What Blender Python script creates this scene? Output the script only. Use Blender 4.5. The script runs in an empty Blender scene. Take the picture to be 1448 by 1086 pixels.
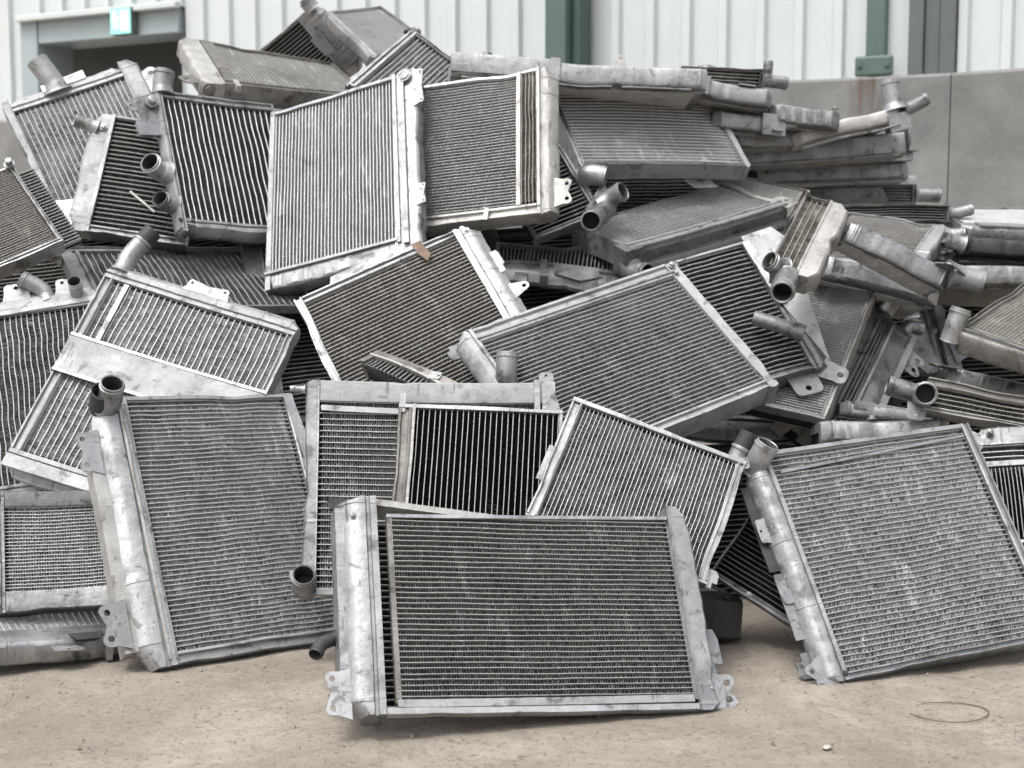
"""Scrap-yard heap of aluminium car radiators in front of a clad warehouse. Poses are metres in the yard: centre of each front face, rotation, width, height, thickness."""
import bpy, math, random
import numpy as np
from mathutils import Vector, Matrix, Quaternion
from mathutils.geometry import tessellate_polygon

PI = math.pi
SC = bpy.context.scene
COL = SC.collection

# ------------------------------------------------------------------ materials
def nmat(name):
    m = bpy.data.materials.new(name); m.use_nodes = True
    nt = m.node_tree; nt.nodes.clear()
    out = nt.nodes.new('ShaderNodeOutputMaterial'); b = nt.nodes.new('ShaderNodeBsdfPrincipled')
    nt.links.new(b.outputs[0], out.inputs[0])
    return m, nt, b

def N(nt, typ, **kw):
    n = nt.nodes.new(typ)
    for k, v in kw.items():
        if k.startswith('i_'): n.inputs[k[2:].replace('_', ' ')].default_value = v
        else: setattr(n, k, v)
    return n

def coords(nt, kind='Object', shift=True, scale=None):
    tc = N(nt, 'ShaderNodeTexCoord'); v = tc.outputs[kind]
    if shift:
        oi = N(nt, 'ShaderNodeObjectInfo')
        mu = N(nt, 'ShaderNodeMath', operation='MULTIPLY'); mu.inputs[1].default_value = 57.0
        nt.links.new(oi.outputs['Random'], mu.inputs[0])
        ad = N(nt, 'ShaderNodeVectorMath', operation='ADD')
        nt.links.new(v, ad.inputs[0]); nt.links.new(mu.outputs[0], ad.inputs[1]); v = ad.outputs[0]
    if scale:
        sc = N(nt, 'ShaderNodeVectorMath', operation='MULTIPLY'); sc.inputs[1].default_value = scale
        nt.links.new(v, sc.inputs[0]); v = sc.outputs[0]
    return v

def noise(nt, v, scale, detail=6, rough=.6, dist=0.0):
    n = N(nt, 'ShaderNodeTexNoise'); n.inputs['Scale'].default_value = scale
    n.inputs['Detail'].default_value = detail; n.inputs['Roughness'].default_value = rough
    n.inputs['Distortion'].default_value = dist
    nt.links.new(v, n.inputs['Vector']); return n.outputs['Fac']

def ramp(nt, f, stops):
    r = N(nt, 'ShaderNodeValToRGB'); cr = r.color_ramp
    while len(cr.elements) < len(stops): cr.elements.new(.5)
    for e, (p, c) in zip(cr.elements, stops):
        e.position = p; e.color = (c if isinstance(c, tuple) else (c, c, c)) + (1,)
    nt.links.new(f, r.inputs[0]); return r.outputs[0]

def mix(nt, f, a, b, mode='MIX'):
    m = N(nt, 'ShaderNodeMix', data_type='RGBA', blend_type=mode)
    for s, x in ((m.inputs[0], f), (m.inputs[6], a), (m.inputs[7], b)):
        if hasattr(x, 'is_linked'): nt.links.new(x, s)
        else: s.default_value = x if not isinstance(x, tuple) else x + (1,)
    return m.outputs[2]

def bump(nt, b, h, strength=.3, dist=.002):
    n = N(nt, 'ShaderNodeBump'); n.inputs['Strength'].default_value = strength; n.inputs['Distance'].default_value = dist
    nt.links.new(h, n.inputs['Height']); nt.links.new(n.outputs[0], b.inputs['Normal'])

def metal(name, lo, hi, grime, grime_amt=.5, rough=(.32, .6), metallic=.8):
    """weathered cast / rolled aluminium: cloudy tone, long scratches, dark grime blots, pitted bump"""
    m, nt, b = nmat(name)
    v = coords(nt)
    cloud = noise(nt, v, 9, 8, .65, .4)
    base = ramp(nt, cloud, [(.30, lo), (.70, hi)])
    sv = N(nt, 'ShaderNodeVectorMath', operation='MULTIPLY'); sv.inputs[1].default_value = (9, 110, 110)
    nt.links.new(v, sv.inputs[0])
    scr = noise(nt, sv.outputs[0], 3.0, 4, .7)
    base = mix(nt, ramp(nt, scr, [(.58, 0.), (.64, .4)]), base, tuple(min(1, x * 1.25) for x in hi))
    g1 = noise(nt, v, 13, 12, .78, .15)
    base = mix(nt, ramp(nt, g1, [(.60 - .12 * grime_amt, 0.), (.74, grime_amt)]), base, grime)
    g2 = noise(nt, v, 42, 10, .8, .1)
    base = mix(nt, ramp(nt, g2, [(.57, 0.), (.66, grime_amt * .7)]), base, tuple(x * 1.3 for x in grime))
    g3 = noise(nt, v, 26, 6, .62, .5)          # hard-edged stains, bare patches and gouges
    base = mix(nt, ramp(nt, g3, [(.605, 0.), (.625, .55 * grime_amt + .1)]), base, tuple(x * 1.1 for x in grime))
    g4 = noise(nt, v, 19, 7, .6, .4)
    base = mix(nt, ramp(nt, g4, [(.61, 0.), (.64, .3)]), base, tuple(min(1, x * 1.2) for x in hi))
    sv2 = N(nt, 'ShaderNodeVectorMath', operation='MULTIPLY'); sv2.inputs[1].default_value = (70, 9, 40); nt.links.new(v, sv2.inputs[0])
    g5 = noise(nt, sv2.outputs[0], 1.6, 5, .6, .3)
    base = mix(nt, ramp(nt, g5, [(.645, 0.), (.665, .7 * grime_amt)]), base, grime)
    speck = noise(nt, v, 120, 3, .6)
    base = mix(nt, ramp(nt, speck, [(.66, 0.), (.74, .6 * grime_amt)]), base, grime)
    oi = N(nt, 'ShaderNodeObjectInfo')
    hv = N(nt, 'ShaderNodeMapRange'); hv.inputs[3].default_value = .82; hv.inputs[4].default_value = 1.12
    nt.links.new(oi.outputs['Random'], hv.inputs[0])
    hs = N(nt, 'ShaderNodeHueSaturation'); nt.links.new(hv.outputs[0], hs.inputs['Value']); nt.links.new(base, hs.inputs['Color'])
    nt.links.new(hs.outputs[0], b.inputs['Base Color'])
    nt.links.new(ramp(nt, noise(nt, v, 22, 8, .7), [(.3, rough[0]), (.7, rough[1])]), b.inputs['Roughness'])
    b.inputs['Metallic'].default_value = metallic
    hgt = N(nt, 'ShaderNodeMath', operation='ADD')
    nt.links.new(noise(nt, v, 45, 8, .7), hgt.inputs[0]); nt.links.new(noise(nt, v, 24, 5, .6), hgt.inputs[1])
    h2 = N(nt, 'ShaderNodeMath', operation='MULTIPLY_ADD'); h2.inputs[1].default_value = 1.3
    nt.links.new(noise(nt, v, 11, 3, .5, .8), h2.inputs[0]); nt.links.new(hgt.outputs[0], h2.inputs[2])
    bump(nt, b, h2.outputs[0], .5, .0026)
    return m

M = {}
M['bright'] = metal('scuffed_bright_aluminium', (.30, .305, .315), (.46, .465, .475), (.075, .072, .068), .8, (.38, .66), .68)
M['oxide'] = metal('chalky_oxidised_aluminium', (.31, .315, .325), (.46, .465, .475), (.07, .068, .064), .8, (.45, .7), .25)
M['alu'] = metal('weathered_aluminium', (.26, .265, .275), (.50, .505, .515), (.07, .068, .063), .8, (.30, .58), .8)
M['dull'] = metal('dull_aluminium', (.19, .192, .194), (.39, .39, .39), (.045, .043, .04), .85, (.34, .66), .72)
M['brown'] = metal('dirty_brown_aluminium', (.15, .143, .131), (.31, .30, .283), (.045, .038, .03), .85, (.42, .7), .6)
M['beige'] = metal('oxidised_pale_aluminium', (.33, .324, .31), (.54, .534, .515), (.10, .085, .07), .7, (.45, .72), .45)
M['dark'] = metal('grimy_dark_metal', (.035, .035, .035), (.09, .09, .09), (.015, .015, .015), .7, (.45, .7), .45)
M['rust'] = metal('rusty_steel', (.13, .09, .065), (.24, .18, .14), (.09, .04, .025), .8, (.6, .85), .35)

def plain(name, c, rough=.7, metallic=0., var=.25):
    m, nt, b = nmat(name)
    v = coords(nt)
    n = noise(nt, v, 30, 6, .65)
    nt.links.new(ramp(nt, n, [(.3, tuple(x * (1 - var) for x in c)), (.7, tuple(min(1, x * (1 + var)) for x in c))]), b.inputs['Base Color'])
    b.inputs['Roughness'].default_value = rough; b.inputs['Metallic'].default_value = metallic
    bump(nt, b, n, .2, .002)
    return m
M['rubber'] = plain('black_rubber', (.035, .035, .036), .6)
M['throat'] = plain('shaded_pipe_inside', (.05, .048, .045), .8)  # bore coloured dark in place of the shade inside a pipe
M['cavity'] = plain('shaded_core_depth', (.020, .020, .020), .9)  # near-black colour for the shade deep in a core

def finmat(name, lo, hi, rough=.5, metallic=.6, dust=.5):
    """folded fins and tube fronts: dirty streaks and pale scuffed patches over the core"""
    lo, hi = tuple(x * .72 + y * .28 for x, y in zip(lo, hi)), tuple(x * .28 + y * .72 for x, y in zip(lo, hi))
    m, nt, b = nmat(name)
    v = coords(nt)
    a = noise(nt, v, 5, 8, .68, .3)
    c = ramp(nt, a, [(.22, lo), (.80, hi)])
    p = noise(nt, v, 17, 6, .7, .6)
    c = mix(nt, ramp(nt, p, [(.64, 0.), (.84, dust)]), c, tuple(min(1, x * 1.7 + .015) for x in hi))
    ks = N(nt, 'ShaderNodeVectorMath', operation='MULTIPLY'); ks.inputs[1].default_value = (34, 9, 20); nt.links.new(v, ks.inputs[0])
    k = noise(nt, ks.outputs[0], 1.0, 8, .72, .5)
    c = mix(nt, ramp(nt, k, [(.555, 0.), (.64, min(.8, dust * 1.3))]), c, tuple(min(1, x * 2.0 + .02) for x in hi))   # scuffs
    d2 = noise(nt, v, 6.5, 9, .7, .6)
    c = mix(nt, ramp(nt, d2, [(.56, 0.), (.70, .55)]), c, tuple(x * .45 for x in lo))                                   # packed dirt
    f = noise(nt, v, 210, 2, .5)
    c = mix(nt, ramp(nt, f, [(.35, .28), (.60, 0.)]), c, tuple(x * .35 for x in lo))
    nt.links.new(c, b.inputs['Base Color']); b.inputs['Roughness'].default_value = rough; b.inputs['Metallic'].default_value = metallic
    return m
FIN = {
 'light': finmat('pale_core_fins', (.50, .505, .51), (.74, .745, .75), .5, .45),
 'mid': finmat('grey_core_fins', (.36, .36, .36), (.58, .58, .575), .5, .45),
 'dark': finmat('dark_core_fins', (.15, .148, .143), (.31, .306, .295), .55, .45, .4),
 'brown': finmat('brown_core_fins', (.25, .235, .205), (.44, .42, .385), .6, .35, .4),
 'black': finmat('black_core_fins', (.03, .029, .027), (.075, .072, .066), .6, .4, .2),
}
CAV = {k: plain('core_shade_' + k, c, .9) for k, c in dict(light=(.07, .07, .07), mid=(.034, .034, .033), dark=(.016, .0155, .015), brown=(.026, .024, .021), black=(.007, .007, .0065)).items()}  # shade behind the fins as a dark colour, one per tone
TUB = {
 'light': finmat('pale_core_tubes', (.66, .665, .67), (.86, .86, .86), .42, .6, .4),
 'mid': finmat('grey_core_tubes', (.48, .48, .475), (.74, .74, .73), .45, .6, .4),
 'dark': finmat('dull_core_tubes', (.38, .375, .365), (.64, .635, .62), .48, .6, .3),
 'brown': finmat('brown_core_tubes', (.34, .325, .30), (.58, .56, .52), .5, .5, .3),
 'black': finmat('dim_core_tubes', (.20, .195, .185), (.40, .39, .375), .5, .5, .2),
}

# ------------------------------------------------------------------ mesh helpers
def link(name, me, mats, parent=None):
    o = bpy.data.objects.new(name, me); COL.objects.link(o)
    for m in (mats if isinstance(mats, (list, tuple)) else [mats]): me.materials.append(m)
    if parent is not None: o.parent = parent
    return o

class G:
    """vertex/face collector that becomes ONE mesh object"""
    def __init__(s): s.v = []; s.f = []; s.m = []
    def add(s, vs, fs, mi=0):
        o = len(s.v); s.v.extend([tuple(p) for p in vs]); s.f.extend([tuple(i + o for i in f) for f in fs]); s.m.extend([mi] * len(fs))
    def box(s, a, b, mi=0, mat=None):
        (x0, y0, z0), (x1, y1, z1) = a, b
        vs = [(x0, y0, z0), (x1, y0, z0), (x1, y1, z0), (x0, y1, z0), (x0, y0, z1), (x1, y0, z1), (x1, y1, z1), (x0, y1, z1)]
        if mat is not None: vs = [tuple(mat @ Vector(p)) for p in vs]
        s.add(vs, [(0, 3, 2, 1), (4, 5, 6, 7), (0, 1, 5, 4), (1, 2, 6, 5), (2, 3, 7, 6), (3, 0, 4, 7)], mi)
    def build(s, name, mats, parent=None, smooth=True, angle=38):
        me = bpy.data.meshes.new(name); me.from_pydata(s.v, [], s.f)
        if any(s.m): me.polygons.foreach_set('material_index', s.m)
        if smooth:
            me.polygons.foreach_set('use_smooth', [True] * len(me.polygons))
            me.update()
            try: me.set_sharp_from_angle(angle=math.radians(angle))
            except Exception: pass
        me.update()
        return link(name, me, mats, parent)

class Field:
    """smooth random wobble used for bent fins, wavy tubes and dents"""
    def __init__(s, rng, amp, wl, n=6):
        s.k = rng.normal(0, 2 * PI / wl, (n, 2)); s.p = rng.uniform(0, 2 * PI, n); s.a = amp * rng.normal(0, 1, n) / math.sqrt(n)
    def __call__(s, x, y):
        return sum(a * np.sin(k[0] * x + k[1] * y + p) for a, k, p in zip(s.a, s.k, s.p))

WING = dict(light=.39, mid=.29, dark=.215, brown=.25, black=.13)
def core_mesh(name, x0, x1, y0, y1, ztop, depth, pitch, fin, tone, along, rng, parent, wave=.0012, tube=.0022, ttone=None):
    """flat tubes with folded fins between them, cut open to the front; 'along' is the tube direction"""
    if along == 'y': a0, a1, b0, b1 = y0, y1, x0, x1
    else: a0, a1, b0, b1 = x0, x1, y0, y1
    La, Lb = a1 - a0, b1 - b0
    nt_ = max(2, int(round(Lb / pitch))); pit = Lb / nt_
    dx = Field(rng, wave * .5, .22); dx2 = Field(rng, wave * .22, .045); dz = Field(rng, .0008, .25)
    lean = Field(rng, .00022, .10); lean2 = Field(rng, .00022, .03)
    blobs = [(rng.uniform(a0, a1), rng.uniform(b0, b1), rng.uniform(.006, .030), rng.uniform(.5, 1.2) * rng.choice([-1, 1])) for _ in range(rng.integers(1, 5))]
    V = []; F = []; MI = []
    off = 0
    edge = lambda a: np.clip(np.minimum(a - a0, a1 - a) / .05, 0, 1)
    # tubes
    ns = max(4, int(La / .03)); aa = np.linspace(a0, a1, ns + 1)
    prof = np.array([(-.5, -.011), (-.5, -.0010), (-.22, 0.), (.22, 0.), (.5, -.0010), (.5, -.011)])
    for i in range(nt_ + 1):
        bc = b0 + i * pit
        jit = rng.normal(0, .00035)
        w = (dx(aa, bc) + dx2(aa, bc)) * edge(aa) * min(1, min(bc - b0, b1 - bc) / .02 + .15) + jit
        z = ztop + dz(aa, bc) - .0004
        tv = np.zeros((ns + 1, 6, 3))
        tv[:, :, 0] = aa[:, None]; tv[:, :, 1] = bc + w[:, None] + prof[None, :, 0] * tube; tv[:, :, 2] = z[:, None] + prof[None, :, 1]
        V.append(tv.reshape(-1, 3))
        j = np.arange(ns)[:, None] * 6 + np.arange(5)[None, :] + off
        q = np.stack([j, j + 6, j + 7, j + 1], -1).reshape(-1, 4)
        F.append(q); MI.append(np.zeros(len(q), int)); off += (ns + 1) * 6
    # fins: one bent leaf per fold
    nf = max(6, int((La - .008) / fin)); ax = a0 + .006 + (np.arange(nf) + .5) * (La - .012) / nf
    for i in range(nt_):
        ba, bb = b0 + i * pit, b0 + (i + 1) * pit
        x = ax + rng.normal(0, fin * .06, nf)
        bm = (ba + bb) / 2
        tw = .0003 * rng.normal(0, 1, nf) + lean(x, bm) + lean2(x, bm) + rng.normal(0, .00018, nf)
        zt = ztop - .0014 + dz(x, bm) - np.abs(rng.normal(0, .0004, nf))
        for (ca, cb, r, s) in blobs:
            g = np.exp(-(((x - ca) ** 2 + (bm - cb) ** 2) / r ** 2)); tw = tw + s * .0022 * g; zt = zt - .0012 * g
        sl = (np.where(np.arange(nf) % 2, 1, -1)) * fin * .13
        eb = min(1, min(bm - b0, b1 - bm) / .02 + .15)
        lo = ba + (dx(x, ba) + dx2(x, ba)) * edge(x) * eb + tube * .42; hi = bb + (dx(x, bb) + dx2(x, bb)) * edge(x) * eb - tube * .42
        wv = fin * WING[tone] * rng.normal(1, .18, nf)
        fv = np.zeros((nf, 2, 4, 3))      # every fold is a narrow ridge with two wings running back into the core
        rl = np.stack([x - sl + tw, lo, zt], -1); rh = np.stack([x + sl + tw, hi, zt - .0003], -1)
        for s_i, sg in ((0, -1), (1, 1)):
            fv[:, s_i, 0] = rl; fv[:, s_i, 1] = rh
            fv[:, s_i, 2] = np.stack([x + sl + sg * wv, hi, zt - .0045], -1); fv[:, s_i, 3] = np.stack([x - sl + sg * wv, lo, zt - .0045], -1)
        fv = fv.reshape(nf * 2, 4, 3)
        V.append(fv.reshape(-1, 3)); q = np.arange(nf * 8).reshape(-1, 4) + off
        F.append(q); MI.append(np.ones(len(q), int)); off += nf * 8
    # dark box standing in for shade inside the core, plus its rear skin
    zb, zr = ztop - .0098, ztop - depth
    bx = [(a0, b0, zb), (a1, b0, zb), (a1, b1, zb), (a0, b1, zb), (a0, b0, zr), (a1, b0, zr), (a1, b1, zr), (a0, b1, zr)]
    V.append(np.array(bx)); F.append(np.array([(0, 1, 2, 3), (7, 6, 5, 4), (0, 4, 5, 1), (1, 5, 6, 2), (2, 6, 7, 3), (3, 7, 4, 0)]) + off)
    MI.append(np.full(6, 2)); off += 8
    for i in range(nt_ + 1):                  # tube backs on the rear side
        bc = b0 + i * pit; h = tube * .6
        V.append(np.array([(a, bc + s_ * h, z_) for a in (a0, a1) for (s_, z_) in ((-1, zr + .001), (-.6, zr - .003), (.6, zr - .003), (1, zr + .001))]))
        F.append(np.array([(4, 5, 1, 0), (5, 6, 2, 1), (6, 7, 3, 2)]) + off); MI.append(np.zeros(3, int)); off += 8
    V = np.concatenate(V); F = np.concatenate(F); MI = np.concatenate(MI)
    if along == 'y': V = V[:, [1, 0, 2]]; F = F[:, ::-1]
    me = bpy.data.meshes.new(name)
    me.vertices.add(len(V)); me.vertices.foreach_set('co', V.astype(np.float32).ravel())
    me.loops.add(F.size); me.loops.foreach_set('vertex_index', F.astype(np.int32).ravel())
    me.polygons.add(len(F)); me.polygons.foreach_set('loop_start', (np.arange(len(F)) * 4).astype(np.int32))
    me.polygons.foreach_set('material_index', MI.astype(np.int32))
    me.update(calc_edges=True); me.validate()
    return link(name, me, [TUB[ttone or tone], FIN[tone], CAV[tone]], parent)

def sweep_edge(name, side, box, wid, prof, mat, parent, rng, cut=(.0, .0), dent=.0015, ext=0.0):
    """profile (outward fraction, z) swept along one edge of the core: end tanks and side plates"""
    x0, x1, y0, y1 = box
    horiz = side in 'TB'
    s0, s1 = (x0, x1) if horiz else (y0, y1)
    s0 -= ext; s1 += ext
    L = s1 - s0
    cuts = sorted(set([0, 1] + [c / L for c in (cut[0],) if c > 0] + [1 - c / L for c in (cut[1],) if c > 0]))
    ribs = [] if name != 'end_tank' else [float(r) for r in rng.uniform(.06, .94, rng.integers(0, 3)) * L] + [max(c, .012) for c in (cut[0],)] + [L - max(c, .012) for c in (cut[1],)]
    extra = [(r + q) / L for r in ribs for q in (-.0034, -.0022, .0022, .0034)]
    step = .0045 if name == 'end_tank' else .018
    ss = sorted(set(list(np.linspace(0, 1, max(6, int(L / step)))) + cuts + [e for e in extra if 0 < e < 1]))
    f1 = Field(rng, dent * .45, .25); f2 = Field(rng, dent * .12, .04)
    dl = [(rng.uniform(0, L), rng.uniform(.008, .035), rng.uniform(.4, 1.3) * dent * 1.9) for _ in range(rng.integers(2, 5))]
    g = G(); n = len(prof); vs = []
    for t in ss:
        s = t * L; k = 1.0
        if cut[0] > 0 and s < cut[0]: k = .42 + .58 * s / cut[0]
        if cut[1] > 0 and L - s < cut[1]: k = min(k, .42 + .58 * (L - s) / cut[1])
        for (u, z) in prof:
            uu = u * wid
            if u > .3: uu = .3 * wid + (uu - .3 * wid) * k
            d = float(f1(s, u * .1) + f2(s, u * .1)) * min(1, max(0, u - .05) * 2.5)
            for (c, r, a) in dl: d -= a * math.exp(-((s - c) / r) ** 2) * max(0, u - .2)
            uu += d; zz = z + float(f2(s + 3, u * .3)) * .5 * (1 if u > .02 else 0)
            if name == 'end_tank':
                if .02 < u < .2 and z > 0 and int(s / .0045) % 2: zz -= .0013
                if u >= .3 and any(abs(s - r) < .0028 for r in ribs):
                    if z > -.02: zz += .0011
                    uu += .0009
            if side == 'T': p = (s0 + s, y1 + uu, zz)
            elif side == 'B': p = (s0 + s, y0 - uu, zz)
            elif side == 'L': p = (x0 - uu, s0 + s, zz)
            else: p = (x1 + uu, s0 + s, zz)
            vs.append(p)
    fs = []
    flip = side in 'BR'
    for i in range(len(ss) - 1):
        for j in range(n):
            a = i * n + j; b = i * n + (j + 1) % n
            q = (a, b, b + n, a + n); fs.append(q if (side in 'TL') != flip else q)
    fs.append(tuple(range(n))); fs.append(tuple(range((len(ss) - 1) * n, len(ss) * n)))
    g.add(vs, fs)
    me_o = g.build(name, mat, parent, True, 32)
    import bmesh
    bm = bmesh.new(); bm.from_mesh(me_o.data); bmesh.ops.recalc_face_normals(bm, faces=bm.faces); bm.to_mesh(me_o.data); bm.free()
    return me_o

def tank_profile(th, style=0):
    h = th / 2
    if style == 0:
        up = [(0, .003), (.17, .003), (.19, -.003), (.27, -.003), (.31, .002), (.60, .0015), (.76, -.004), (.90, -.014 if th > .035 else -.008), (1.0, -h * .8)]
    elif style == 1:   # round
        up = [(0, .002), (.14, .002), (.16, -.002), (.24, -.002)] + [(.24 + .76 * math.sin(a), -h + (h + .002) * math.cos(a)) for a in np.linspace(.1, 1.45, 7)]
    else:              # flat box
        up = [(0, .002), (.10, .002), (.12, -.001), (.86, -.001), (.95, -.004), (1.0, -.009)]
    lo = [(u, -th - z) for (u, z) in reversed(up)]
    return up + lo
def plate_profile(th, style=0):
    if style == 0:     # folded channel
        up = [(0, .0015), (.10, .003), (.22, .003), (.28, -.004), (.74, -.004), (.80, .003), (.96, .003), (1.0, .0)]
    else:
        up = [(0, .001), (.08, .002), (.94, .002), (1.0, -.001)]
    return up + [(1.0, -th + .001), (.0, -th + .001)]

def frame_from(d):
    d = Vector(d).normalized(); a = Vector((0, 0, 1)) if abs(d.z) < .9 else Vector((1, 0, 0))
    x = d.cross(a).normalized(); y = d.cross(x).normalized()
    return x, y, d

def tube_path(g, pts, radii, seg=20, inner=.86, mi=0, depth=.03, ell=1.0):
    """open-ended pipe along a polyline with a wall and a dark throat"""
    pts = [Vector(p) for p in pts]; n = len(pts)
    rings = []
    px = None
    for i, p in enumerate(pts):
        d = (pts[min(i + 1, n - 1)] - pts[max(i - 1, 0)]).normalized()
        if px is None: x, y, _ = frame_from(d)
        else:
            x = (px - d * px.dot(d)).normalized(); y = d.cross(x)
        px = x; rings.append((p, x, y, d, radii[i]))
    vs = []
    for (p, x, y, d, r) in rings:
        for k in range(seg):
            a = 2 * PI * k / seg; vs.append(p + x * (r * math.cos(a)) + y * (r * ell * math.sin(a)))
    p, x, y, d, r = rings[-1]
    for (rr, off) in ((r * (1 + inner) / 2, .0012), (r * inner, -.0008), (r * inner, -depth)):
        for k in range(seg):
            a = 2 * PI * k / seg; vs.append(p + d * off + x * (rr * math.cos(a)) + y * (rr * ell * math.sin(a)))
    m = n + 3; fs = []
    for i in range(m - 1):
        for k in range(seg):
            a = i * seg + k; b = i * seg + (k + 1) % seg
            fs.append((a, b, b + seg, a + seg))
    inner_f = fs[(m - 2) * seg:]; fs = fs[:(m - 2) * seg]
    fs.append(tuple(reversed(range(seg)))); inner_f.append(tuple(range((m - 1) * seg, m * seg)))
    g.add(vs, fs, mi); o = len(g.v) - len(vs)
    g.f.extend([tuple(i + o for i in f) for f in inner_f]); g.m.extend([mi + 1] * len(inner_f))

def curve_pts(ctrl, n=14):
    """Catmull-Rom through control points"""
    P = [Vector(p) for p in ctrl]; P = [P[0] * 2 - P[1]] + P + [P[-1] * 2 - P[-2]]
    out = []
    for i in range(1, len(P) - 2):
        for k in range(n if i < len(P) - 3 else n + 1):
            t = k / n; a, b, c, d = P[i - 1], P[i], P[i + 1], P[i + 2]
            out.append(.5 * ((2 * b) + (c - a) * t + (2 * a - 5 * b + 4 * c - d) * t * t + (3 * b - a - 3 * c + d) * t ** 3))
    return out

def pipe(parent, p0, dirs, r, mat, base=1.5, bead=True, ell=1.0, name='pipe_neck', hose=False, inner=.86):
    """filler / hose neck: dirs = [(dx,dy,dz,len), ...] walked from p0"""
    pts = [Vector(p0)]
    for (a, b, c, l) in dirs: pts.append(pts[-1] + Vector((a, b, c)).normalized() * l)
    cp = curve_pts(pts, 10); L = [0]
    for a, b in zip(cp, cp[1:]): L.append(L[-1] + (b - a).length)
    T = L[-1]; rad = []
    for l in L:
        q = r
        if l < r * .9: q = r * (base - (base - 1) * (l / (r * .9)) ** .6)
        e = T - l
        if bead and .004 < e < .011: q *= 1.09
        rad.append(q)
    if bead:
        # resample so the bead ring shows
        cp2, r2 = [], []
        for i in range(len(cp) - 1):
            for k in range(4):
                t = k / 4; cp2.append(cp[i].lerp(cp[i + 1], t)); l = L[i] + (L[i + 1] - L[i]) * t
                q = r * (base - (base - 1) * (l / (r * .9)) ** .6) if l < r * .9 else r
                e = T - l
                if .006 < e < .011: q *= 1.09
                r2.append(q)
        cp2.append(cp[-1]); r2.append(r); cp, rad = cp2, r2
    g = G(); tube_path(g, cp, rad, 20, inner, 0, min(.05, T * .6), ell)
    o = g.build(name, [M[mat], M['throat']], parent, True, 40)
    if hose:
        d = (cp[-1] - cp[-3]).normalized(); h = G()
        hp = [cp[-1] - d * .006 + d * t for t in np.linspace(0, .034, 6)]
        tube_path(h, hp, [r * 1.02] * 6, 20, .84, 0, .02); h.build('hose_stub', [M['rubber'], M['throat']], o, True, 40)
        c = G(); tube_path(c, [cp[-1] - d * .012 + d * t for t in (0, .003, .006)], [r * 1.12, r * 1.14, r * 1.12], 20, .9, 0, .003)
        c.build('hose_clamp', [M[mat], M['throat']], o, True, 40)
    return o

def plate_holes(outer, holes, th):
    """flat plate with real holes; returns verts, faces"""
    pol = [[Vector((x, y, 0)) for x, y in outer]] + [[Vector((x, y, 0)) for x, y in h] for h in holes]
    tris = tessellate_polygon(pol); flat = [p for l in pol for p in l]; n = len(flat)
    vs = [(p.x, p.y, 0) for p in flat] + [(p.x, p.y, -th) for p in flat]
    fs = []
    for t in tris:
        a, b, c = [flat[i] for i in t]
        if (b - a).cross(c - a).z < 0: t = t[::-1]
        fs.append(tuple(t)); fs.append(tuple(i + n for i in reversed(t)))
    o = 0
    for li, l in enumerate(pol):
        m = len(l); area = sum(l[i].x * l[(i + 1) % m].y - l[(i + 1) % m].x * l[i].y for i in range(m))
        for i in range(m):
            a, b = o + i, o + (i + 1) % m
            q = (a, b, b + n, a + n); ccw = (area > 0) == (li == 0)
            fs.append(q[::-1] if ccw else q)
        o += m
    return vs, fs

def bracket(parent, p, ang, l, w, holes, mat, z=0, kind='ear', tilt=0.0, name='mounting_bracket'):
    """ear plate: l = reach outward, w = width along the edge; ang = outward direction in the face plane"""
    out = []
    r = min(l, w) * .34
    def arc(cx, cy, a0, a1, n=6):
        return [(cx + r * math.cos(a0 + (a1 - a0) * k / n), cy + r * math.sin(a0 + (a1 - a0) * k / n)) for k in range(n + 1)]
    if kind == 'ear':
        out = [(-.012, -w / 2 * 1.15), (l * .35, -w / 2)] + arc(l - r, -w / 2 + r, -PI / 2, 0) + ([(l * .72, 0)] if holes == 2 else []) + arc(l - r, w / 2 - r, 0, PI / 2) + [(l * .3, w / 2), (-.012, w / 2 * 1.2)]
    elif kind == 'tri':
        out = [(-.012, -w / 2)] + arc(l - r, 0, -PI / 2.2, PI / 2.2, 8) + [(-.012, w / 2)]
    else:
        out = [(-.012, -w / 2), (l * .5, -w / 2), (l * .5, -w * .18), (l, -w * .18), (l, w * .3), (l * .7, w * .5), (-.012, w / 2)]
    hs = []
    def hole(cx, cy, q): hs.append([(cx + q * math.cos(-2 * PI * k / 12), cy + q * math.sin(-2 * PI * k / 12)) for k in range(12)])
    q = min(.0075, min(l, w) * .16)
    if holes == 1: hole(l - max(r, q * 1.8), 0, q)
    elif holes == 2: hole(l - r * 1.1, -w / 2 + r * 1.15, q); hole(l - r * 1.1, w / 2 - r * 1.15, q)
    vs, fs = plate_holes(out, hs, .0028)
    mt = Matrix.Translation(Vector(p) + Vector((0, 0, z))) @ Matrix.Rotation(ang, 4, 'Z') @ Matrix.Rotation(tilt, 4, 'Y')
    g = G(); g.add([mt @ Vector(v) for v in vs], fs)
    return g.build(name, M[mat], parent, False)

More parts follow.
